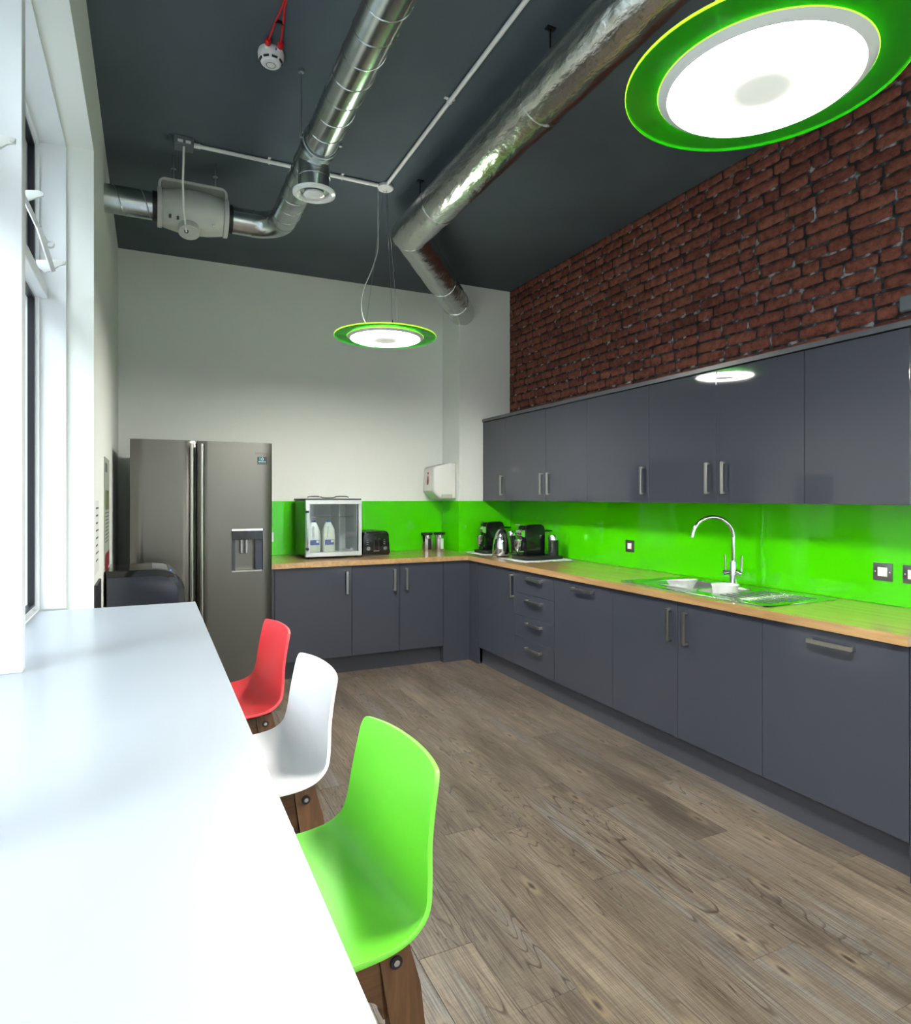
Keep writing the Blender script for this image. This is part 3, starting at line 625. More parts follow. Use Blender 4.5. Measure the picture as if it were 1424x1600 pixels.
# switches
def switch(y, z, label, x=XR - 0.007):
    t = thing('switch', (x, y, z - 0.043), label, 'switch', 'brushed steel switch plates on the green splashback')
    B().box(x - 0.005, x, y - 0.044, y + 0.044, z - 0.042, z + 0.042, 0.002, 2).obj('plate', 'steelsw', t)
    B().box(x - 0.0065, x - 0.005, y - 0.022, y + 0.022, z - 0.021, z + 0.021, 0.001).obj('insert', 'plastic', t)
    B().box(x - 0.009, x - 0.0065, y - 0.020, y - 0.004, z - 0.018, z + 0.018, 0.001).obj('rocker', 'gwhite', t)
    for s in (-1, 1): B().cyl((x - 0.0062, y + s * 0.033, z), (x - 0.005, y + s * 0.033, z), 0.004, n=10).obj('screw', 'chrome', t)
switch(3.610, 1.052, 'steel switch plate left of the tap'); switch(1.857, 1.052, 'steel switch plate right of the tap, the left of the right-hand pair'); switch(1.724, 1.052, 'steel switch plate cut by the right picture edge')
t = thing('socket', (0.917, YB - 0.007, 1.0), 'pale wall socket half hidden behind the steel fridge edge', 'socket')
B().box(0.872, 0.962, YB - 0.013, YB - 0.007, 1.015, 1.10, 0.002).obj('plate', 'handle', t); B().box(0.897, 0.937, YB - 0.015, YB - 0.013, 1.035, 1.08, 0.001).obj('insert', 'plastic', t)
# ================================================================== FRIDGE
FX0, FX1, FYF = -0.122, 0.793, 4.75; FZ = 1.788
fg = thing('refrigerator', ((FX0 + FX1) / 2, 5.1, 0), 'tall brushed-steel side-by-side fridge freezer with water dispenser', 'refrigerator')
B().box(FX0 + 0.006, FX1 - 0.006, FYF + 0.085, 5.52, 0.02, FZ - 0.012, 0.004).obj('body', 'dgrey', fg)
B().box(FX0 + 0.03, FX1 - 0.03, FYF + 0.06, FYF + 0.1, 0.0, 0.06).obj('kick_plate', 'matt', fg)
XM = 0.286
def convex_door(x0, x1):
    n = 14; poly = []
    for k in range(n + 1):
        f = k / n; x = x0 + (x1 - x0) * f; e = min(f, 1 - f) * (x1 - x0)
        poly.append((x, FYF + 0.016 * (1 - min(1, e / 0.03)) ** 2.2))
    return poly + [(x1, FYF + 0.08), (x0, FYF + 0.08)]
dl = B().prism(convex_door(FX0, XM - 0.006), 2, 0.06, FZ, 0.003).obj('door', 'steel', fg)
# right door with a dispenser opening: built from four prisms
DX0, DX1, DZ0, DZ1 = 0.515, 0.728, 0.872, 1.176
xs = [XM + 0.006, DX0, DX1, FX1]
b = B().box(XM + 0.012, FX1 - 0.012, FYF + 0.015, FYF + 0.08, 0.06, DZ0)
b = B()
pr = convex_door(XM + 0.006, FX1)
b.prism(pr, 2, DZ1, FZ, 0.0)
b.prism(pr, 2, 0.06, DZ0, 0.0)
b.prism([(XM + 0.006, FYF + 0.016)] + [(x, y) for x, y in pr[1:14] if x < DX0] + [(DX0, FYF), (DX0, FYF + 0.08), (XM + 0.006, FYF + 0.08)], 2, DZ0, DZ1)
b.prism([(DX1, FYF)] + [(x, y) for x, y in pr[1:14] if x > DX1] + [(FX1, FYF + 0.016), (FX1, FYF + 0.08), (DX1, FYF + 0.08)], 2, DZ0, DZ1)
dr = b.obj('door', 'steel', fg)
B().box(DX0, DX1, FYF + 0.07, FYF + 0.078, DZ0, DZ1).obj('dispenser_back', 'steel', dr)
B().box(DX0 + 0.001, DX1 - 0.001, FYF - 0.002, FYF + 0.065, 1.10, DZ1 - 0.014, 0.002).obj('dispenser_panel', 'black', dr)
B().box(DX0 + 0.001, DX1 - 0.001, FYF - 0.003, FYF + 0.01, DZ1 - 0.014, DZ1 + 0.002, 0.001).obj('dispenser_trim', 'chrome', dr)
B().box(DX0 + 0.002, DX1 - 0.002, FYF - 0.001, FYF + 0.07, DZ0, DZ0 + 0.012, 0.002).obj('drip_tray', 'handle', dr)
B().box(DX0 + 0.002, DX0 + 0.025, FYF + 0.01, FYF + 0.07, DZ0 + 0.012, 1.10).obj('dispenser_side', 'dgrey', dr)
B().box(DX1 - 0.05, DX1 - 0.002, FYF + 0.01, FYF + 0.07, DZ0 + 0.012, 1.10).obj('dispenser_side', 'dgrey', dr)
for x in (0.588, 0.622): B().box(x - 0.010, x + 0.010, FYF + 0.04, FYF + 0.05, 1.0, 1.10, 0.003).obj('dispenser_lever', 'wire', dr)
for x in (XM - 0.030, XM + 0.034):
    b = B(); b.tube([(x, FYF - 0.028, 0.30), (x, FYF - 0.030, 0.9), (x, FYF - 0.028, FZ - 0.02)], 0.0125, 12)
    b.cyl((x, FYF + 0.01, 0.36), (x, FYF - 0.03, 0.36), 0.009, n=10); b.cyl((x, FYF + 0.01, FZ - 0.06), (x, FYF - 0.03, FZ - 0.06), 0.009, n=10)
    b.obj('handle', 'handle', dl if x < XM else dr)
FR = Matrix.Rotation(math.pi / 2, 3, 'X')
text('SAMSUNG', 0.020, (0.718, FYF - 0.0006, 1.712), FR, 'ink', dr)
st = B().box(0.689, 0.757, FYF - 0.0012, FYF + 0.0, 1.634, 1.688).obj('warranty_sticker', 'matt', dr)
text('10', 0.034, (0.716, FYF - 0.0018, 1.672), FR, 'teal', st)
B().box(0.696, 0.748, FYF - 0.0018, FYF - 0.0012, 1.652, 1.656).obj('print_line', 'teal', st); B().box(0.694, 0.752, FYF - 0.0018, FYF - 0.0012, 1.638, 1.645).obj('print_line', 'ink', st)
# black floor-standing machine beside the fridge
mc = thing('waste_bin', (0, 4.1, 0), 'tall glossy black bin with rounded front between bench end and fridge', 'bin')
def bprof(ins, x0=-0.215, x1=0.175, zt=1.0, r=0.145):
    x0 += ins; x1 -= ins; zt -= ins; r -= ins
    return [(x0, 0.0 + ins), (x0, zt)] + [(x1 - r + r * math.cos(math.radians(a)), zt - r * 0.86 + r * 0.86 * math.sin(math.radians(a))) for a in range(90, -1, -10)] + [(x1, 0.0 + ins)]
B().prism(bprof(0), 1, 3.93, 4.38, 0.006).obj('body', 'black', mc)
sp = [(x, z) for x, z in bprof(0.035) if z > 0.1]
sp = [(sp[0][0] - 0.03, 0.80)] + [(sp[0][0] - 0.03, sp[0][1])] + sp[1:-1] + [(sp[-1][0], 0.80)] if True else sp
B().prism(sp, 1, 3.922, 3.935, 0.003).obj('side_panel', 'dgrey', mc)
B().box(-0.205, 0.14, 3.918, 3.930, 0.55, 0.79, 0.003).obj('lower_panel', 'matt', mc)
cpn = B().prism([(0.01, 0.998), (0.07, 0.992), (0.105, 0.975), (0.102, 0.969), (0.068, 0.986), (0.01, 0.992)], 1, 4.0, 4.30, 0.001)
for v in cpn.b.verts: v.co.z += 0.006
cpn = cpn.obj('control_panel', 'greyp', mc)
B().box(0.098, 0.108, 4.02, 4.035, 0.968, 0.984).obj('indicator_light', 'led', cpn)
# ================================================================== COUNTER APPLIANCES
W = 0.899
# glass door cooler
KX0, KX1, KY0, KY1, KZ0, KZ1 = 1.131, 1.600, 5.20, 5.62, W + 0.016, 1.378
ck = thing('glass_door_cooler', ((KX0 + KX1) / 2, (KY0 + KY1) / 2, W), 'small countertop fridge with silver-framed glass door', 'cooler')
b = B(); th = 0.03
b.box(KX0, KX0 + th, KY0 + 0.035, KY1, KZ0, KZ1, 0.003); b.box(KX1 - th, KX1, KY0 + 0.035, KY1, KZ0, KZ1, 0.003)
b.box(KX0 + th, KX1 - th, KY0 + 0.035, KY1, KZ1 - th, KZ1); b.box(KX0 + th, KX1 - th, KY0 + 0.035, KY1, KZ0, KZ0 + th); b.box(KX0 + th, KX1 - th, KY1 - th, KY1, KZ0 + th, KZ1 - th)
b.obj('cabinet', 'black', ck)
b = B(); e = 0.002; i0, i1, j1 = KX0 + th, KX1 - th, KY1 - th
b.box(i0, i0 + e, KY0 + 0.04, j1, KZ0 + th, KZ1 - th); b.box(i1 - e, i1, KY0 + 0.04, j1, KZ0 + th, KZ1 - th); b.box(i0 + e, i1 - e, j1 - e, j1, KZ0 + th, KZ1 - th)
b.box(i0 + e, i1 - e, KY0 + 0.04, j1 - e, KZ0 + th, KZ0 + th + e); b.box(i0 + e, i1 - e, KY0 + 0.04, j1 - e, KZ1 - th - e, KZ1 - th); b.obj('liner', 'fridge_in', ck)
d = B(); fw = 0.036
d.box(KX0, KX1, KY0, KY0 + 0.034, KZ1 - fw, KZ1, 0.003); d.box(KX0, KX1, KY0, KY0 + 0.034, KZ0, KZ0 + fw, 0.003)
d.box(KX0, KX0 + fw, KY0, KY0 + 0.034, KZ0 + fw - 0.002, KZ1 - fw + 0.002, 0.002); d.box(KX1 - fw + 0.008, KX1, KY0, KY0 + 0.034, KZ0 + fw - 0.002, KZ1 - fw + 0.002, 0.002)
dd = d.obj('door', 'silver', ck)
B().box(KX0 + fw - 0.003, KX1 - fw + 0.010, KY0 + 0.012, KY0 + 0.018, KZ0 + fw - 0.003, KZ1 - fw + 0.003).obj('glass_pane', 'fglass', dd)
h = B(); h.tube([(KX0 + 0.012, KY0 - 0.020, KZ0 + 0.05), (KX0 + 0.012, KY0 - 0.020, KZ1 - 0.085)], 0.006, 10)
h.obj('handle', 'chrome', dd)
for z in (KZ0 + 0.068, KZ1 - 0.095): B().box(KX0 + 0.0, KX0 + 0.022, KY0 - 0.026, KY0 + 0.0, z - 0.010, z + 0.010, 0.002).obj('handle_mount', 'matt', dd)
text('fri', 0.028, (KX1 - 0.085, KY0 + 0.0112, KZ0 + 0.055), FR, 'plastic', dd, 'logo')
shf = B()
for k in range(9): shf.tube([(i0 + 0.004, KY0 + 0.06 + k * 0.038, 1.236), (i1 - 0.09, KY0 + 0.06 + k * 0.038, 1.236)], 0.002, 6)
shf.tube([(i0 + 0.004, KY0 + 0.055, 1.238), (i1 - 0.02, KY0 + 0.055, 1.238)], 0.003, 6); shf.obj('wire_shelf', 'chrome', ck)
B().box(i1 - 0.14, i1 - 0.135, KY0 + 0.08, j1 - 0.01, KZ0 + th + 0.002, KZ1 - th - 0.004).obj('divider', 'fridge_in', ck)
for x in (KX0 + 0.04, KX1 - 0.04):
    for y in (KY0 + 0.04, KY1 - 0.04): B().cyl((x, y, W), (x, y, KZ0 + 0.002), 0.012, n=12).obj('foot', 'matt', ck)
# tray and cables lying on top of the cooler
tag(B().box(KX0 - 0.012, KX1 + 0.006, KY0 + 0.03, KY1, KZ1 + 0.0, KZ1 + 0.010, 0.004, 2).obj('baking_tray', 'matt'), 'flat black tray lying on top of the glass-door cooler', 'tray')
cb = B(); cb.tube([(KX0 + 0.05 + 0.02 * k, KY0 + 0.15 + 0.06 * math.sin(k * 1.1), KZ1 + 0.016 + 0.007 * (1 + math.sin(k * 0.55))) for k in range(19)], 0.004, 6)
tag(cb.obj('power_lead', 'matt'), 'loose black power lead curled on the black tray', 'cable')
# milk bottles
def milk(x, y, level, label):
    z = KZ0 + th + 0.003
    t = thing('milk_bottle', (x, y, z), label, 'bottle', 'plastic milk bottles inside the glass-door cooler')
    def rr(s, zz, b): return [b.b.verts.new((x + px, y + py, zz)) for px, py in rrect(-0.051 * s, 0.051 * s, -0.045 * s, 0.045 * s, 0.02 * s, 3)]
    def body(b, levels):
        p = None
        for s, zz in levels:
            l = rr(s, z + zz, b)
            if p: b.bridge(p, l)
            else: b.b.faces.new(l)
            p = l
        b.b.faces.new(p[::-1])
    L = [(0.9, 0), (1, 0.008), (1.0, 0.13), (0.93, 0.165), (0.78, 0.20), (0.5, 0.232), (0.36, 0.245)]
    cut = [q for q in L if q[1] < level - 0.002] + [(1.0 if level < 0.135 else 0.9, level)]
    b = B(); body(b, cut); b.obj('milk', 'milk', t)
    up = [(1.0 if level < 0.135 else 0.9, level + 0.0005)] + [q for q in L if q[1] > level + 0.004]
    b = B(); body(b, up); b.obj('upper_shell', 'bottle', t)
    B().cyl((x, y, z + 0.245), (x, y, z + 0.262), 0.019, n=16).obj('cap', 'blue', t)
    B().tube([(x - 0.012, y - 0.047, z + 0.12), (x - 0.012, y - 0.050, z + 0.17), (x - 0.008, y - 0.040, z + 0.21)], 0.009, 8).obj('handle', 'bottle', t)
    lb = B().box(x - 0.038, x + 0.038, y - 0.0475, y - 0.0455, z + 0.058, z + 0.100).obj('label_print', 'blue', t)
    B().box(x - 0.022, x - 0.008, y - 0.0482, y - 0.0475, z + 0.072, z + 0.084).obj('mark', 'redp', lb); B().box(x + 0.012, x + 0.034, y - 0.0482, y - 0.0475, z + 0.078, z + 0.096).obj('mark', 'milk', lb)
milk(1.222, KY0 + 0.12, 0.060, 'nearly empty milk bottle behind the cooler handle'); milk(1.345, KY0 + 0.12, 0.185, 'full milk bottle in the middle of the glass-door cooler')
# toaster
TX0, TX1, TY0, TY1 = 1.640, 1.882, 5.30, 5.60
to = thing('toaster', ((TX0 + TX1) / 2, 5.45, W), 'black four-slot toaster with two silver dials', 'toaster')
pf = [(TX0, W + 0.012), (TX0 + 0.006, W + 0.16)] + [(TX0 + 0.046 + 0.04 * math.cos(math.radians(a)), W + 0.17 + 0.04 * math.sin(math.radians(a))) for a in range(170, 89, -16)] + [(TX1 - 0.046 + 0.04 * math.cos(math.radians(a)), W + 0.17 + 0.04 * math.sin(math.radians(a))) for a in range(90, 9, -16)] + [(TX1 - 0.004, W + 0.10), (TX1 + 0.006, W + 0.012)]
B().prism(pf, 1, TY0, TY1, 0.008, 3).obj('body', 'black', to)
B().box(TX0 + 0.004, TX1 - 0.004, TY0 + 0.01, TY1 - 0.01, W, W + 0.013).obj('base', 'matt', to)
for x in (TX0 + 0.045, TX1 - 0.045):
    B().cyl((x, TY0 - 0.018, W + 0.062), (x, TY0, W + 0.062), 0.017, 0.020, 20).obj('dial', 'chrome', to)
    for z in (0.095, 0.112, 0.129): B().box(x - 0.012, x + 0.004, TY0 - 0.003, TY0 + 0.001, W + z, W + z + 0.006, 0.001).obj('button', 'handle', to)
for x in (TX0 + 0.10, TX1 - 0.10):
    B().box(x - 0.003, x + 0.003, TY0 - 0.001, TY0 + 0.003, W + 0.05, W + 0.15).obj('lever_slot', 'matt', to); B().box(x - 0.014, x + 0.014, TY0 - 0.02, TY0, W + 0.134, W + 0.146, 0.002).obj('lever', 'matt', to)
    B().box(x - 0.012, x + 0.012, TY0 + 0.05, TY1 - 0.05, W + 0.2085, W + 0.2115).obj('slot', 'matt', to)
B().box(1.735, 1.787, TY0 - 0.0015, TY0, W + 0.037, W + 0.042).obj('logo', 'handle', to)
# canisters
def canister(x, y, label, win):
    t = thing('canister', (x, y, W), label, 'canister', 'steel storage canisters with black lids')
    B().lathe([(0, 0), (0.050, 0), (0.052, 0.004), (0.052, 0.150), (0.05, 0.152), (0, 0.152)], (x, y, W), 36).obj('body', 'chrome', t)
    B().lathe([(0, 0.152), (0.055, 0.152), (0.056, 0.170), (0.053, 0.174), (0, 0.175)], (x, y, W), 36).obj('lid', 'matt', t)
    b = B(); a0 = math.radians(win[1]); r = 0.0526
    cols = [a0 + math.radians(q) for q in range(-18, 19, 6)]
    for k in range(len(cols) - 1):
        q = [b.b.verts.new((x + rr * math.cos(a), y + rr * math.sin(a), zz)) for (a, zz, rr) in ((cols[k], W + 0.02, r), (cols[k + 1], W + 0.02, r), (cols[k + 1], W + 0.118, r), (cols[k], W + 0.118, r))]
        b.b.faces.new(q)
    bmesh.ops.remove_doubles(b.b, verts=b.b.verts[:], dist=1e-5)
    b.obj('window', win[0], t, recalc=False)
canister(2.318, 5.50, 'left steel canister with dark window and black lid', ('matt', -85)); canister(2.445, 5.50, 'right steel canister with pale window and black lid', ('label', -85))
# coffee machines
def coffee(dy, label):
    X0 = 2.722; Yn, Yf = 4.42 + dy, 4.535 + dy
    t = thing('coffee_machine', (2.82, 4.42 + dy, W + 0.004), label, 'coffee machine', 'black capsule coffee machines on the far right worktop')
    z = W + 0.004
    B().prism(rrect(2.645, 3.02, 4.305 + dy, 4.54 + dy, 0.04, 4), 2, z, z + 0.024, 0.003).obj('base', 'matt', t)
    pf = [(X0, z + 0.024), (X0 + 0.012, z + 0.12), (X0, z + 0.16), (X0, z + 0.255), (X0 + 0.02, z + 0.270)] + [(2.905 - 0.045 + 0.045 * math.cos(math.radians(a)), z + 0.232 + 0.045 * math.sin(math.radians(a))) for a in range(90, -1, -15)] + [(2.905, z + 0.024)]
    B().prism(pf, 1, Yn, Yf, 0.005, 2).obj('body', 'black', t)
    hd = B(); hd.lathe([(0, -0.05), (0.028, -0.05), (0.036, -0.03), (0.036, 0.03), (0.028, 0.05), (0, 0.05)], (X0 - 0.010, (Yn + Yf) / 2, z + 0.205), 24, Matrix.Rotation(math.pi / 2, 3, 'X')); hd.obj('brew_head', 'chrome', t)
    B().prism([(X0 - 0.045, z + 0.272), (X0 - 0.04, z + 0.280), (X0 + 0.05, z + 0.270), (X0 + 0.05, z + 0.262)], 1, Yn + 0.02, Yf - 0.02, 0.002).obj('lever', 'chrome', t)
    cp = B(); cp.lathe([(0, 0), (0.020, 0), (0.030, 0.02), (0.034, 0.085), (0.031, 0.085), (0.027, 0.02), (0, 0.006)], (X0 - 0.035, (Yn + Yf) / 2, z + 0.066), 24); cp.obj('cup_support', 'chrome', t)
    B().box(X0 - 0.065, X0 + 0.01, Yn + 0.02, Yf - 0.02, z + 0.055, z + 0.066, 0.003).obj('drip_tray', 'chrome', t); B().box(X0 - 0.03, X0 + 0.012, Yn + 0.02, Yf - 0.02, z + 0.024, z + 0.056, 0.003).obj('drip_box', 'black', t)
    B().box(2.908, 2.985, Yn + 0.025, Yf - 0.002, z + 0.024, z + 0.215, 0.012, 2).obj('water_tank', 'fglass', t); B().box(2.905, 2.992, Yn + 0.02, Yf, z + 0.2155, z + 0.226, 0.003).obj('tank_lid', 'matt', t)
    fx, fy = 2.945, 4.360 + dy
    fr = B().lathe([(0, 0.024), (0.042, 0.024), (0.042, 0.03)] + [q for k in range(9) for q in ((0.0385, 0.034 + k * 0.0125), (0.0405, 0.037 + k * 0.0125), (0.0405, 0.043 + k * 0.0125))] + [(0.0385, 0.15), (0, 0.15)], (fx, fy, z), 32).obj('milk_frother', 'matt', t)
    B().lathe([(0.0385, 0.15), (0.0415, 0.152), (0.0415, 0.186), (0.038, 0.192), (0, 0.192)], (fx, fy, z), 32).obj('frother_collar', 'chrome', fr)
    return t
coffee(0, 'black capsule coffee machine nearer the sink with milk frother'); coffee(0.667, 'black capsule coffee machine in the corner behind the kettle')
# tea towels
def towel(cx, cy, w, d, seed, label):
    r = random.Random(seed); b = B(); n = 14; g = []
    for j in range(n + 1):
        row = []
        for i in range(n + 1):
            x = cx + (i / n - 0.5) * w + 0.008 * math.sin(j * 0.9 + seed); y = cy + (j / n - 0.5) * d + 0.012 * math.sin(i * 0.8 + seed * 2)
            e = max(abs(i / n - 0.5), abs(j / n - 0.5)) * 2
            z = W + 0.0012 + (0.0011 if e < 0.85 else 0.004 * r.random())
            row.append(b.b.verts.new((x, y, z)))
        g.append(row)
    for j in range(n):
        for i in range(n): b.b.faces.new((g[j][i], g[j][i + 1], g[j + 1][i + 1], g[j + 1][i]))
    o = b.obj('tea_towel', 'cloth', recalc=False)
    s = o.modifiers.new('thick', 'SOLIDIFY'); s.thickness = 0.0018; s.offset = 0
    tag(o, label, 'towel', 'grey-white tea towels under the coffee machines')
towel(2.815, 4.385, 0.49, 0.40, 1, 'crumpled pale tea towel under the coffee machine nearer the sink'); towel(2.80, 5.08, 0.44, 0.42, 2, 'crumpled pale tea towel under the corner coffee machine')
# kettle
kx, ky = 2.660, 4.700
kt = thing('kettle', (kx, ky, W), 'polished chrome dome kettle between the two coffee machines', 'kettle')
B().lathe([(0, 0), (0.085, 0), (0.088, 0.006), (0.080, 0.014), (0.0, 0.016)], (kx, ky, W), 40).obj('base', 'chrome', kt)
B().lathe([(0, 0.016), (0.077, 0.016), (0.080, 0.03), (0.077, 0.10), (0.068, 0.155), (0.052, 0.20), (0.034, 0.226), (0.018, 0.235), (0, 0.237)], (kx, ky, W), 40).obj('body', 'chrome', kt)
B().tube([(kx - 0.01, ky - 0.055, W + 0.195), (kx - 0.02, ky - 0.095, W + 0.185), (kx - 0.028, ky - 0.112, W + 0.12), (kx - 0.025, ky - 0.098, W + 0.065), (kx - 0.012, ky - 0.072, W + 0.055)], 0.013, 12).obj('handle', 'matt', kt)
B().tube([(kx - 0.01, ky + 0.05, W + 0.15), (kx, ky + 0.085, W + 0.175)], [0.024, 0.014], 12).obj('spout', 'chrome', kt)
B().lathe([(0, 0.237), (0.012, 0.237), (0.014, 0.246), (0.010, 0.252), (0, 0.253)], (kx, ky, W), 20).obj('lid_knob', 'matt', kt)
# paper towel dispenser on the column side
ds = thing('towel_dispenser', (PX, 5.49, 1.38), 'white glossy paper towel dispenser with red drop on the column', 'dispenser')
b = B(); prof = [(PX - 0.001, 1.385), (PX - 0.001, 1.72), (PX - 0.06, 1.715), (PX - 0.205, 1.685), (PX - 0.228, 1.665), (PX - 0.238, 1.46), (PX - 0.225, 1.44), (PX - 0.165, 1.385)]
b.prism(prof, 1, 5.365, 5.625, 0.022, 4); b.obj('housing', 'gwhite', ds)
B().box(PX - 0.155, PX - 0.045, 5.362, 5.3685, 1.390, 1.428, 0.003).obj('side_slot', 'fan', ds)
dp = [(5.495 + a, 1.558 + z) for a, z in ((0, 0.045), (-0.007, 0.03), (-0.014, 0.005), (-0.016, -0.02), (-0.011, -0.036), (0, -0.043), (0.011, -0.036), (0.016, -0.02), (0.014, 0.005), (0.007, 0.03))]
b = B(); b.prism(dp, 0, -0.004, 0.003)
for v in b.b.verts: v.co.x += PX - 0.235 - (v.co.z - 1.56) * -0.045
b.obj('drop_emblem', 'maroon', ds); b = B(); b.prism([(5.485, 1.612), (5.505, 1.612), (5.505, 1.632), (5.485, 1.632)], 0, PX - 0.236, PX - 0.229); b.obj('mark', 'redp', ds)
# ================================================================== CEILING SERVICES
# galvanised duct with inline fan
DZ, DR = 3.05, 0.076; DXc, DYc = 0.715, 4.03
gd = thing('galvanised_duct', (0.3, 4.03, DZ - DR), 'galvanised spiral duct running from the left wall and turning towards the camera', 'duct')
def seams(path_fn, L, pitch, name='seam'):
    n = int(L / pitch * 20); pts = [path_fn(L * k / n, 2 * math.pi * (L * k / n) / pitch) for k in range(n + 1)]
    return B().tube(pts, 0.0028, 5).obj(name, 'galv', gd)
B().cyl((XL - 0.02, DYc, DZ), (0.035, DYc, DZ), DR, n=40).obj('duct_section', 'galv', gd)
seams(lambda s, a: (XL + s, DYc + DR * math.cos(a), DZ + DR * math.sin(a)), 0.25, 0.135)
b = B(); b.cyl((0.415, DYc, DZ), (0.56, DYc, DZ), DR, n=40); b.cyl((0.552, DYc, DZ), (0.562, DYc, DZ), DR + 0.003, n=40); b.obj('duct_section', 'galv', gd)
er = DXc - 0.56
el = arc((0.56, DYc - er, DZ), er, 90, 0, 10)
B().tube(el, DR + 0.001, 40, caps=False).obj('elbow', 'galv', gd)
Y2 = DYc - er
B().cyl((DXc, Y2, DZ), (DXc, -2.19, DZ), DR, n=40).obj('duct_section', 'galv', gd)
seams(lambda s, a: (DXc + DR * math.cos(a), Y2 - s, DZ + DR * math.sin(a)), Y2 + 2.1, 0.135)
TY = 3.10
b = B(); b.cyl((DXc, TY + 0.10, DZ), (DXc, TY - 0.10, DZ), DR + 0.004, n=40); b.cyl((DXc, TY - 0.085, DZ), (DXc, TY - 0.095, DZ), DR + 0.007, n=40); b.cyl((DXc, TY + 0.085, DZ), (DXc, TY + 0.095, DZ), DR + 0.007, n=40)
b.cyl((DXc, TY, DZ - 0.02), (DXc, TY, 2.875), DR - 0.001, n=40); b.cyl((DXc, TY, DZ - 0.105), (DXc, TY, DZ - 0.11), DR + 0.002, n=40); b.obj('tee_branch', 'galv', gd)
vt = B().lathe([(0.069, 0.014), (0.071, 0.0), (0.085, -0.012), (0.101, -0.006), (0.102, 0.004), (0.075, 0.014)], (DXc, TY, 2.868), 48).obj('vent_ring', 'gwhite', gd)
B().lathe([(0, -0.020), (0.040, -0.019), (0.051, -0.011), (0.046, 0.0), (0, 0.002)], (DXc, TY, 2.868), 40).obj('vent_disc', 'gwhite', vt)
B().lathe([(0, 0.03), (0.07, 0.03), (0.07, 0.012), (0.066, 0.012), (0.066, 0.026), (0, 0.026)], (DXc, TY, 2.868), 40).obj('vent_throat', 'matt', vt)
hg = B().tube(arc((DXc, TY - 0.14, DZ), DR + 0.006, 0, 360, 30, (1, 0, 0), (0, 0, 1)), 0.004, 6, caps=False).obj('clamp_ring', 'zinc', gd)
for s in (-1, 1):
    b = B(); x = DXc + s * (DR + 0.015); b.cyl((x, TY - 0.14, DZ), (x, TY - 0.14, ZC), 0.004, n=8); b.cyl((x, TY - 0.14, ZC - 0.012), (x, TY - 0.14, ZC - 0.001), 0.013, n=12); b.cyl((x, TY - 0.14, DZ - 0.004), (x, TY - 0.14, DZ + 0.01), 0.009, n=6); b.obj('hanger_rod', 'zinc', gd)
# inline fan
fn = thing('inline_fan', (0.225, DYc, DZ - 0.13), 'off-white barrel-shaped inline duct fan hung under the ceiling', 'fan')
Rx = Matrix.Rotation(math.pi / 2, 3, 'Y')
B().lathe([(DR, -0.165), (0.098, -0.165), (0.103, -0.16), (0.118, -0.08), (0.124, 0.0), (0.118, 0.08), (0.103, 0.16), (0.098, 0.165), (DR, 0.165)], (0.225, DYc, DZ), 48, Rx).obj('body', 'fan', fn)
for x in (0.048, 0.402): B().lathe([(DR - 0.002, -0.012), (0.107, -0.012), (0.109, 0.0), (0.107, 0.012), (DR - 0.002, 0.012)], (x, DYc, DZ), 40, Rx).obj('end_flange', 'fan', fn)
for x in (0.024, 0.426): B().lathe([(0.074, -0.013), (0.083, -0.013), (0.083, 0.013), (0.074, 0.013)], (x, DYc, DZ), 40, Rx).obj('gasket_ring', 'matt', fn)
# mounting frame: flat strap loop over the top in the XZ plane
def strap(r, zt): return [(0.225 - 0.185, DZ - 0.09), (0.225 - 0.185, DZ + 0.07)] + [(0.225 - 0.145 + 0.04 * math.cos(math.radians(a)), zt - 0.04 + 0.04 * math.sin(math.radians(a))) for a in range(180, 89, -15)] + [(0.225 + 0.145 + 0.04 * math.cos(math.radians(a)), zt - 0.04 + 0.04 * math.sin(math.radians(a))) for a in range(90, -1, -15)] + [(0.225 + 0.185, DZ + 0.07), (0.225 + 0.185, DZ - 0.09)]
o_ = strap(0, DZ + 0.155); i_ = [(0.225 + (x - 0.225) * 0.925, min(z, DZ + 0.139) if z > DZ + 0.1 else z) for x, z in o_]
B().prism(o_ + i_[::-1], 1, DYc - 0.055, DYc + 0.055).obj('mounting_bracket', 'fan', fn)
B().lathe([(0, -0.03), (0.054, -0.03), (0.058, -0.026), (0.058, 0.012), (0, 0.012)], (0.20, DYc - 0.05, DZ - 0.115), 36, Matrix.Rotation(math.radians(-22), 3, 'X')).obj('terminal_box', 'fan', fn)
B().cyl((0.185, DYc - 0.075, DZ - 0.135), (0.185, DYc - 0.079, DZ - 0.145), 0.011, n=14).obj('cable_gland', 'matt', fn)
for (x, z) in ((0.10, DZ - 0.075), (0.14, DZ - 0.078), (0.33, DZ - 0.085)): B().box(x - 0.006, x + 0.006, DYc - 0.101, DYc - 0.080, z - 0.007, z + 0.007).obj('rating_mark', 'ink' if x < 0.3 else 'paper', fn)
for x in (0.12, 0.345):
    b = B(); b.cyl((x, DYc - 0.02, DZ + 0.15), (x, DYc - 0.02, ZC), 0.004, n=8); b.cyl((x, DYc - 0.02, DZ + 0.225), (x, DYc - 0.02, DZ + 0.228), 0.014, n=12); b.cyl((x, DYc - 0.02, DZ + 0.156), (x, DYc - 0.02, DZ + 0.163), 0.011, n=6); b.obj('hanger_rod', 'zinc', fn)
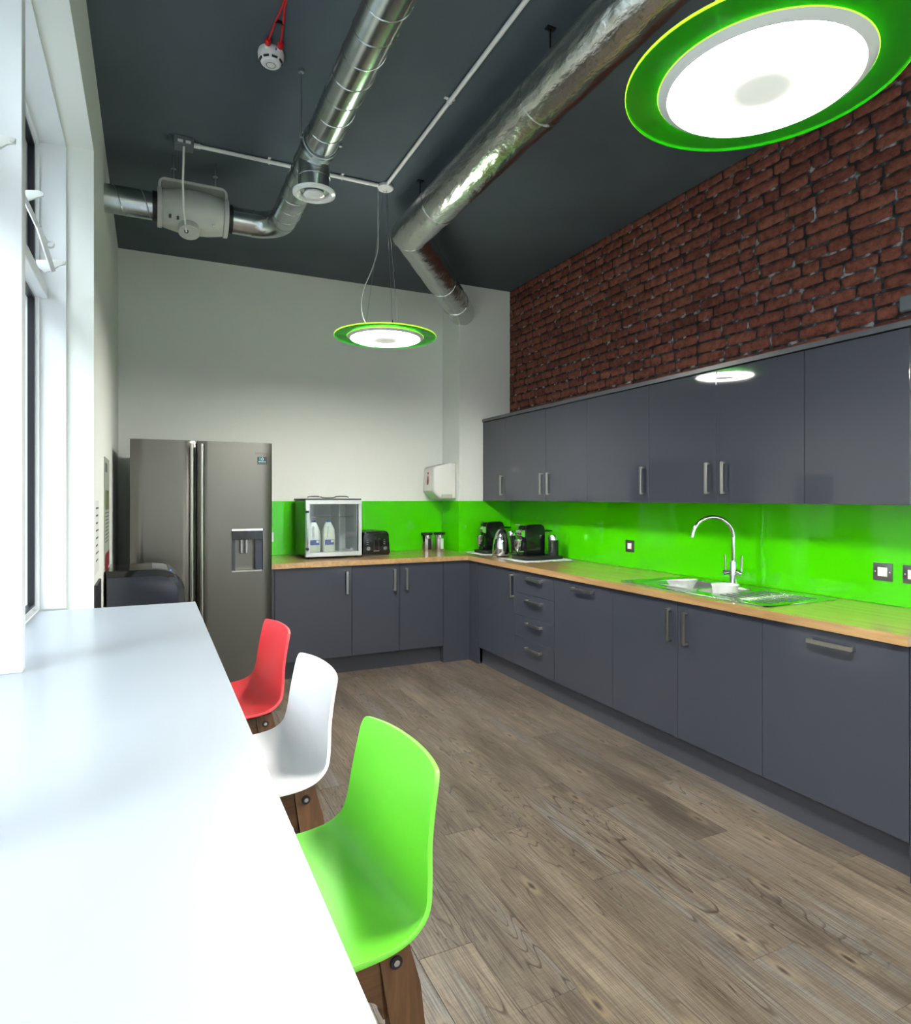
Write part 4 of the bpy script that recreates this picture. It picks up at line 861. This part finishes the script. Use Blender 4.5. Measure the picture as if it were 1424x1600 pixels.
# conduit and box
CY = 3.82
bx = thing('isolator_box', (0.17, CY, ZC - 0.05), 'small grey painted isolator box on the ceiling above the fan', 'box')
B().box(0.115, 0.215, CY - 0.05, CY + 0.04, ZC - 0.045, ZC - 0.0005, 0.004).obj('housing', 'greyp', bx)
for x in (0.145, 0.185): B().box(x - 0.012, x + 0.014, CY - 0.053, CY - 0.049, ZC - 0.038, ZC - 0.024).obj('sticker', 'paper', bx)
fc = B().tube([(0.165, CY - 0.02, ZC - 0.04), (0.163, CY - 0.03, 3.24), (0.160, CY - 0.02, 3.10), (0.166, CY + 0.05, 3.0), (0.180, DYc - 0.10, 2.93), (0.185, DYc - 0.080, 2.904)], 0.0055, 8).obj('fan_cable', 'gwhite'); tag(fc, 'white cable hanging from the isolator box down to the fan', 'cable')
c1 = thing('conduit', (0.75, CY, ZC - 0.024), 'white conduit pipe across the ceiling from isolator box to lamp rose', 'conduit')
B().cyl((0.215, CY, ZC - 0.016), (1.279, CY, ZC - 0.016), 0.011, n=14).obj('pipe', 'plastic', c1); B().cyl((0.215, CY, ZC - 0.016), (0.25, CY, ZC - 0.016), 0.014, n=14).obj('coupling', 'plastic', c1)
for x in (0.62, 1.05): b = B(); b.tube(arc((x, CY, ZC - 0.016), 0.013, 0, 360, 16, (0, 1, 0), (0, 0, 1)), 0.003, 6, caps=False); b.box(x - 0.008, x + 0.008, CY - 0.026, CY + 0.026, ZC - 0.006, ZC - 0.0005, 0.001); b.obj('saddle_clip', 'plastic', c1)
c2 = thing('conduit', (1.325, 2.5, ZC - 0.024), 'white conduit pipe running along the ceiling between the two pendant lamps', 'conduit')
B().cyl((1.325, 3.777, ZC - 0.016), (1.325, 1.138, ZC - 0.016), 0.011, n=14).obj('pipe', 'plastic', c2)
for y in (2.86, 1.7): b = B(); b.tube(arc((1.325, y, ZC - 0.016), 0.013, 0, 360, 16, (1, 0, 0), (0, 0, 1)), 0.003, 6, caps=False); b.box(1.325 - 0.028, 1.325 + 0.028, y - 0.008, y + 0.008, ZC - 0.006, ZC - 0.0005, 0.001); b.obj('saddle_clip', 'plastic', c2)
# foil-wrapped duct
FZ_, FRr = 3.125, 0.115; FXc = 1.535; FE = (FXc, 3.93)
fd = thing('foil_duct', (FXc, 3, FZ_ - FRr), 'large foil-wrapped insulated duct bending towards the corner column', 'duct')
rr_ = random.Random(3)
def rough_tube(p0, p1, name, n=40, seg=0.035, e0=None, e1=None):
    p0, p1 = Vector(p0), Vector(p1); d = (p1 - p0); L = d.length; t = d.normalized(); u = t.cross(Vector((0, 0, 1))).normalized(); w = u.cross(t); b = B(); prev = None; m_ = max(2, int(L / seg)); first = None
    for k in range(m_ + 1):
        base = p0 + d * (k / m_); ring = []
        for q in range(n):
            a = 2 * math.pi * q / n; off = u * math.cos(a) + w * math.sin(a)
            rad = FRr + 0.0012 * math.sin(3 * a + k * 0.7) + 0.0013 * (rr_.random() - 0.5) + 0.0008 * math.sin(7 * a - k * 1.3)
            p = base + off * rad
            # mitre: slide the ring along the axis onto the mitre plane
            for (pl, nrm, kk) in ((e0, p0, 0), (e1, p1, m_)):
                if pl is not None and k == kk: p = p + t * (-(p - nrm).dot(pl) / t.dot(pl))
            ring.append(b.b.verts.new(p))
        if prev: b.bridge(prev, ring)
        else: first = ring
        prev = ring
    b.b.faces.new(first); b.b.faces.new(prev[::-1])
    return b.obj(name, 'foil', fd, ang=60)
A_, E_, Z_ = Vector((FXc, -2.19, FZ_)), Vector((FE[0], FE[1], FZ_)), Vector((2.60, PY + 0.02, 3.095))
t1, t2 = (E_ - A_).normalized(), (Z_ - E_).normalized(); mit = (t1 + t2).normalized()
rough_tube(A_, E_, 'duct_section', e1=mit); rough_tube(E_, Z_, 'duct_section', e0=mit)
for (p, t, w_) in ((E_ + Vector((0, -1.55, 0)), t1, 0.05), (E_ + Vector((0, -0.45, 0)), t1, 0.05), (E_ + Vector((0, -2.6, 0)), t1, 0.05), (E_ + t2 * 0.95, t2, 0.06), (E_ + t2 * 1.45, t2, 0.05)):
    B().cyl(p - t * w_ / 2, p + t * w_ / 2, FRr + 0.0038, n=40).obj('foil_tape', 'foil', fd)
for y in (3.68, 2.25, 0.9):
    b = B(); x = FXc - 0.03; b.cyl((x, y, FZ_ + FRr - 0.01), (x, y, ZC), 0.004, n=8); b.box(x - 0.02, x + 0.02, y - 0.012, y + 0.012, ZC - 0.008, ZC - 0.0005); b.obj('hanger_rod', 'matt', fd)
# smoke detector with red cables
sx, sy = 0.478, 2.895
sd = thing('smoke_detector', (sx, sy, ZC - 0.075), 'round white smoke detector on the dark ceiling', 'smoke detector')
B().lathe([(0, 0), (0.053, 0), (0.056, -0.012), (0.055, -0.03), (0.048, -0.04), (0.043, -0.052), (0.036, -0.058), (0, -0.060)], (sx, sy, ZC - 0.001), 40).obj('housing', 'plastic', sd)
for k in range(8):
    a = math.radians(45 * k + 10); b = B(); c = Vector((sx + 0.0455 * math.cos(a), sy + 0.0455 * math.sin(a), ZC - 0.047)); tt = Vector((-math.sin(a), math.cos(a), 0)); nn = Vector((math.cos(a) * 0.8, math.sin(a) * 0.8, -0.45)).normalized(); ww = nn.cross(tt)
    v = [b.b.verts.new(c + tt * p * 0.012 + ww * q * 0.0045 + nn * o) for o in (-0.004, 0.0025) for p, q in ((-1, -1), (1, -1), (1, 1), (-1, 1))]
    for q in ((0, 1, 2, 3), (7, 6, 5, 4), (0, 4, 5, 1), (1, 5, 6, 2), (2, 6, 7, 3), (3, 7, 4, 0)): b.b.faces.new([v[i] for i in q])
    b.obj('vent_slot', 'matt', sd)
B().lathe([(0.018, -0.0605), (0.0195, -0.0615), (0.021, -0.0605)], (sx, sy, ZC - 0.001), 32).obj('test_ring', 'greyp', sd)
B().cyl((sx + 0.012, sy - 0.0535, ZC - 0.022), (sx + 0.012, sy - 0.058, ZC - 0.022), 0.0035, n=8).obj('indicator', 'blue', sd)
for k, x in enumerate((sx - 0.025, sx + 0.027)):
    g_ = B().cyl((x, sy - 0.045, ZC - 0.014), (x, sy - 0.075, ZC - 0.014), 0.012, n=12).obj('gland_sleeve', 'plastic', sd)
    B().lathe([(0, 0), (0.0135, 0), (0.014, 0.012), (0.010, 0.026), (0, 0.026)], (x, sy - 0.070, ZC - 0.016), 14, Matrix.Rotation(math.pi / 2, 3, 'X')).obj('cable_gland', 'red', sd)
    cbl = B().tube([(x, sy - 0.09, ZC - 0.016), (x * 0.6 + sx * 0.4, sy - 0.20, ZC - 0.008), (sx - 0.004 + 0.008 * k, sy - 0.30, ZC - 0.007), (sx - 0.004 + 0.008 * k, 1.4, ZC - 0.007), (sx - 0.004 + 0.008 * k, -2.0, ZC - 0.007)], 0.0042, 8).obj('fire_alarm_cable', 'red')
    tag(cbl, ('left' if k == 0 else 'right') + ' red fire alarm cable leaving the smoke detector along the ceiling', 'cable', 'red fire alarm cables')
tag(B().box(sx - 0.016, sx + 0.016, sy - 0.205, sy - 0.197, ZC - 0.0135, ZC - 0.0005).obj('cable_clip', 'matt'), 'small black clip holding the two red cables to the ceiling', 'clip')
# pendants
def pendant(px, py, pz, label):
    t = thing('pendant_lamp', (px, py, pz), label, 'pendant lamp', 'round green-rimmed pendant lamps')
    ring = B().lathe([(0.215, 0.012), (0.317, 0.012), (0.317, 0.020), (0.215, 0.020), (0.215, 0.012)], (px, py, pz), 72).obj('acrylic_disc', 'acrylic', t)
    B().lathe([(0.3165, 0.0125), (0.3185, 0.0132), (0.3185, 0.0188), (0.3165, 0.0195)], (px, py, pz), 72).obj('glowing_edge', 'edge', ring)
    b = B(); b.lathe([(0.2385, 0.0105), (0.2405, 0.0118), (0.2385, 0.0119)], (px, py, pz), 72); b.obj('inner_glow_line', 'edge', ring)
    B().lathe([(0.213, 0.002), (0.217, -0.003), (0.224, -0.001), (0.2385, 0.009), (0.2385, 0.0115), (0.213, 0.0115)], (px, py, pz), 64).obj('lamp_rim', 'gwhite', t)
    B().lathe([(0, -0.012), (0.05, -0.0115), (0.12, -0.008), (0.18, -0.002), (0.2135, 0.003)], (px, py, pz), 64).obj('diffuser', 'lamp', t, recalc=True)
    B().lathe([(0.215, 0.0205), (0.20, 0.030), (0.13, 0.055), (0.06, 0.066), (0, 0.067)], (px, py, pz), 48).obj('top_housing', 'lampup', t)
    rs = B().lathe([(0, 0), (0.046, 0), (0.050, -0.006), (0.050, -0.020), (0.044, -0.026), (0.030, -0.024), (0.028, -0.028), (0.012, -0.030), (0, -0.036)], (px, py, ZC - 0.001), 32).obj('ceiling_rose', 'gwhite', t)
    for k in range(3):
        a = math.radians(30 + 120 * k); B().tube([(px + 0.01 * math.cos(a), py + 0.01 * math.sin(a), ZC - 0.03), (px + 0.13 * math.cos(a), py + 0.13 * math.sin(a), pz + 0.05)], 0.0012, 5).obj('suspension_wire', 'wire', t)
        B().cyl((px + 0.13 * math.cos(a), py + 0.13 * math.sin(a), pz + 0.05), (px + 0.128 * math.cos(a), py + 0.128 * math.sin(a), pz + 0.085), 0.004, n=8).obj('wire_ferrule', 'matt', t)
    H = ZC - pz
    P = [(px - 0.04, py + 0.02, ZC - 0.02), (px - 0.046, py + 0.01, ZC - H * 0.25), (px - 0.05, py, ZC - H * 0.42), (px - 0.09, py - 0.01, ZC - H * 0.56), (px - 0.145, py - 0.01, ZC - H * 0.70), (px - 0.16, py - 0.01, ZC - H * 0.80), (px - 0.14, py, ZC - H * 0.89), (px - 0.09, py, pz + 0.055)]
    Q = []
    for i in range(len(P) - 1):
        p0, p1, p2, p3 = (Vector(P[max(0, i - 1)]), Vector(P[i]), Vector(P[i + 1]), Vector(P[min(len(P) - 1, i + 2)]))
        for k in range(5):
            s = k / 5; Q.append(0.5 * ((2 * p1) + (p2 - p0) * s + (2 * p0 - 5 * p1 + 4 * p2 - p3) * s * s + (3 * p1 - p0 - 3 * p2 + p3) * s ** 3))
    Q.append(Vector(P[-1])); B().tube(Q, 0.003, 7).obj('flex', 'cable', t)
    return t
pendant(1.332, 3.83, 2.392, 'round pendant lamp with green disc hanging before the far white wall')
pendant(1.332, 1.085, 2.392, 'big near pendant lamp with green disc in front of the brick wall')
pendant(1.332, -1.15, 2.392, 'unseen pendant lamp added behind the camera for more light')  # third lamp stands out of view, added to brighten the room
# ================================================================== LEFT WALL NOTICES
ps = thing('poster', (XL, 4.15, 1.0), 'narrow-looking grey poster with a dark red foot on the left wall', 'poster')
B().box(XL, XL + 0.006, 3.955, 4.36, 1.00, 1.62).obj('sheet', 'posterg', ps); B().box(XL + 0.006, XL + 0.0065, 3.955, 4.36, 1.00, 1.09).obj('foot_band', 'maroon', ps)
B().box(XL + 0.006, XL + 0.0065, 3.99, 4.33, 1.33, 1.44).obj('photo', 'photo', ps); B().box(XL + 0.006, XL + 0.0065, 3.99, 4.15, 1.54, 1.59).obj('logo', 'ink', ps)
for k in range(9): B().box(XL + 0.006, XL + 0.0065, 3.99, 4.33 - 0.03 * (k % 3), 1.31 - k * 0.02, 1.316 - k * 0.02).obj('text_line', 'ink', ps)
nt_ = thing('notice', (XL, 3.47, 1.04), 'white printed paper notice on the left wall next to the window', 'notice')
B().box(XL, XL + 0.0012, 3.37, 3.575, 1.045, 1.385).obj('sheet', 'paper', nt_)
for k in range(8): B().box(XL + 0.0012, XL + 0.0016, 3.39, 3.55 - 0.02 * (k % 3), 1.345 - k * 0.035, 1.353 - k * 0.035).obj('text_line', 'ink', nt_)
tag(B().box(XL, XL + 0.012, 3.30, 3.575, 0.72, 1.005, 0.003).obj('wall_panel', 'matt'), 'flat black panel low on the left wall below the paper notice', 'panel')
# ================================================================== STOOLS
def interp(tbl, s):
    for k in range(len(tbl) - 1):
        a, b2 = tbl[k], tbl[k + 1]
        if s <= b2[0]:
            f = (s - a[0]) / (b2[0] - a[0]); p0 = tbl[max(0, k - 1)]; p3 = tbl[min(len(tbl) - 1, k + 2)]
            out = []
            for q in range(1, len(a)):
                m1 = (b2[q] - p0[q]) / (b2[0] - p0[0]) * (b2[0] - a[0]); m2 = (p3[q] - a[q]) / (p3[0] - a[0]) * (b2[0] - a[0])
                out.append((2 * f**3 - 3 * f**2 + 1) * a[q] + (f**3 - 2 * f**2 + f) * m1 + (-2 * f**3 + 3 * f**2) * b2[q] + (f**3 - f**2) * m2)
            return out
    return list(tbl[-1][1:])
# s, centre x, centre z, edge x, edge z, half width   (x measured from stool centre, +x is the back)
SH = [(0.0, -0.195, 0.630, -0.185, 0.636, 0.200), (0.08, -0.165, 0.642, -0.160, 0.650, 0.215), (0.25, -0.06, 0.640, -0.06, 0.652, 0.222), (0.42, 0.06, 0.634, 0.065, 0.653, 0.222),
      (0.52, 0.125, 0.638, 0.120, 0.656, 0.220), (0.60, 0.172, 0.654, 0.160, 0.667, 0.215), (0.67, 0.202, 0.684, 0.187, 0.691, 0.208), (0.74, 0.217, 0.728, 0.197, 0.731, 0.198), (0.84, 0.229, 0.795, 0.203, 0.791, 0.187), (0.93, 0.240, 0.858, 0.213, 0.851, 0.180), (1.0, 0.251, 0.914, 0.225, 0.909, 0.176)]
def shell_mesh():
    b = B(); NT = 30
    S = [0, 0.004, 0.012, 0.025, 0.045, 0.07] + [0.10 + 0.82 * k / 44 for k in range(45)] + [0.945, 0.962, 0.975, 0.985, 0.992, 0.997, 1.0]
    V = []
    for s in S:
        row = []
        for j in range(NT + 1):
            t = math.sin((-1 + 2 * j / NT) * math.pi / 2 * 0.92) / math.sin(math.pi / 2 * 0.92)
            sq = 1.0; d = min((1 - s) / 0.035, s / 0.10)
            if d < 1: sq = 1 - (0.075 if s > 0.5 else 0.22) * (1 - math.sqrt(max(0, 1 - (1 - d) ** 2)))
            tt = t * sq
            cx, cz, ex, ez, hw = interp(SH, s); k = abs(tt) ** 2.3
            row.append(b.b.verts.new((cx + (ex - cx) * k, tt * hw, cz + (ez - cz) * k)))
        V.append(row)
    for i in range(len(S) - 1):
        for j in range(NT): b.b.faces.new((V[i][j], V[i + 1][j], V[i + 1][j + 1], V[i][j + 1]))
    return b
def make_stool(cx, cy, m, label):
    t = thing('bar_stool', (cx, cy, 0), label, 'stool', 'moulded shell stools with walnut legs along the bar table')
    sb = shell_mesh()
    for v in sb.b.verts: v.co.x += cx; v.co.y += cy
    so = sb.obj('seat_shell', m, t, ang=80)
    md = so.modifiers.new('thick', 'SOLIDIFY'); md.thickness = 0.009; md.offset = 0; md2 = so.modifiers.new('bev', 'BEVEL'); md2.width = 0.003; md2.segments = 2; md2.limit_method = 'ANGLE'; md2.angle_limit = math.radians(60)
    for s in (-1, 1):
        yo = cy + s * 0.166; spl = 0.045
        def leg(xt0, xt1, xb0, xb1):
            b = B(); P = []
            n = 9
            vs = []
            for k in range(n):
                f = k / (n - 1); z = 0.636 * (1 - f); y = yo + s * spl * f; th = 0.014
                x0 = xt0 + (xb0 - xt0) * f; x1 = xt1 + (xb1 - xt1) * f
                if k == 0: x0, x1 = (x0, x1 - 0.014) if xb1 > 0 else (x0 + 0.014, x1)
                vs.append([b.b.verts.new((cx + x0, y - th, z)), b.b.verts.new((cx + x1, y - th, z)), b.b.verts.new((cx + x1, y + th, z)), b.b.verts.new((cx + x0, y + th, z))])
            for k in range(n - 1): b.bridge(vs[k], vs[k + 1])
            b.b.faces.new(vs[0]); b.b.faces.new(vs[-1][::-1])
            es = [e for e in b.b.edges if len(e.link_faces) == 2 and e.calc_face_angle(0) > 0.8]
            bmesh.ops.bevel(b.b, geom=es, offset=0.004, segments=2, profile=0.5, affect='EDGES')
            return b.obj('leg', 'leg', t)
        rear = leg(0.108, 0.178, 0.20, 0.235); front = leg(-0.178, -0.108, -0.235, -0.20)
        # side rail with arched underside
        arch = [(cx - 0.135, 0.632), (cx + 0.135, 0.632), (cx + 0.135, 0.515)] + [(cx + 0.118 * math.cos(math.radians(a)), 0.515 + 0.058 * math.sin(math.radians(a)) ** 0.8) for a in range(0, 181, 15)] + [(cx - 0.135, 0.515)]
        B().prism(arch, 1, yo - 0.012, yo + 0.012).obj('side_rail', 'rail', t)
        for lg, xb in ((rear, 0.140), (front, -0.140)):
            yb = yo + s * 0.0172
            B().cyl((cx + xb, yb - s * 0.004, 0.607), (cx + xb, yb + s * 0.0012, 0.607), 0.0115, n=16).obj('bolt_recess', 'matt', lg); B().cyl((cx + xb, yb, 0.607), (cx + xb, yb + s * 0.003, 0.607), 0.0055, n=12).obj('bolt', 'chrome', lg)
    for x in (-0.14, 0.14): B().box(cx + x - 0.012, cx + x + 0.012, cy - 0.153, cy + 0.153, 0.565, 0.618, 0.002).obj('cross_rail', 'rail', t)
    B().box(cx - 0.215, cx - 0.19, cy - 0.185, cy + 0.185, 0.20, 0.235, 0.004).obj('footrest', 'rail', t)
    for dx in (-0.10, 0.10): B().box(cx + dx - 0.02, cx + dx + 0.02, cy - 0.12, cy + 0.12, 0.618, 0.629, 0.002).obj('mount_plate', 'matt', t)
    t.rotation_euler.z = math.radians(4.5)
    return t
make_stool(0.225, 1.205, 's_green', 'lime green shell stool nearest the camera'); make_stool(0.215, 1.862, 's_white', 'white shell stool between the red and green ones'); make_stool(0.21, 2.490, 's_red', 'red shell stool nearest the fridge')
for o in bpy.data.objects:
    if '_w' in o.keys(): del o['_w']
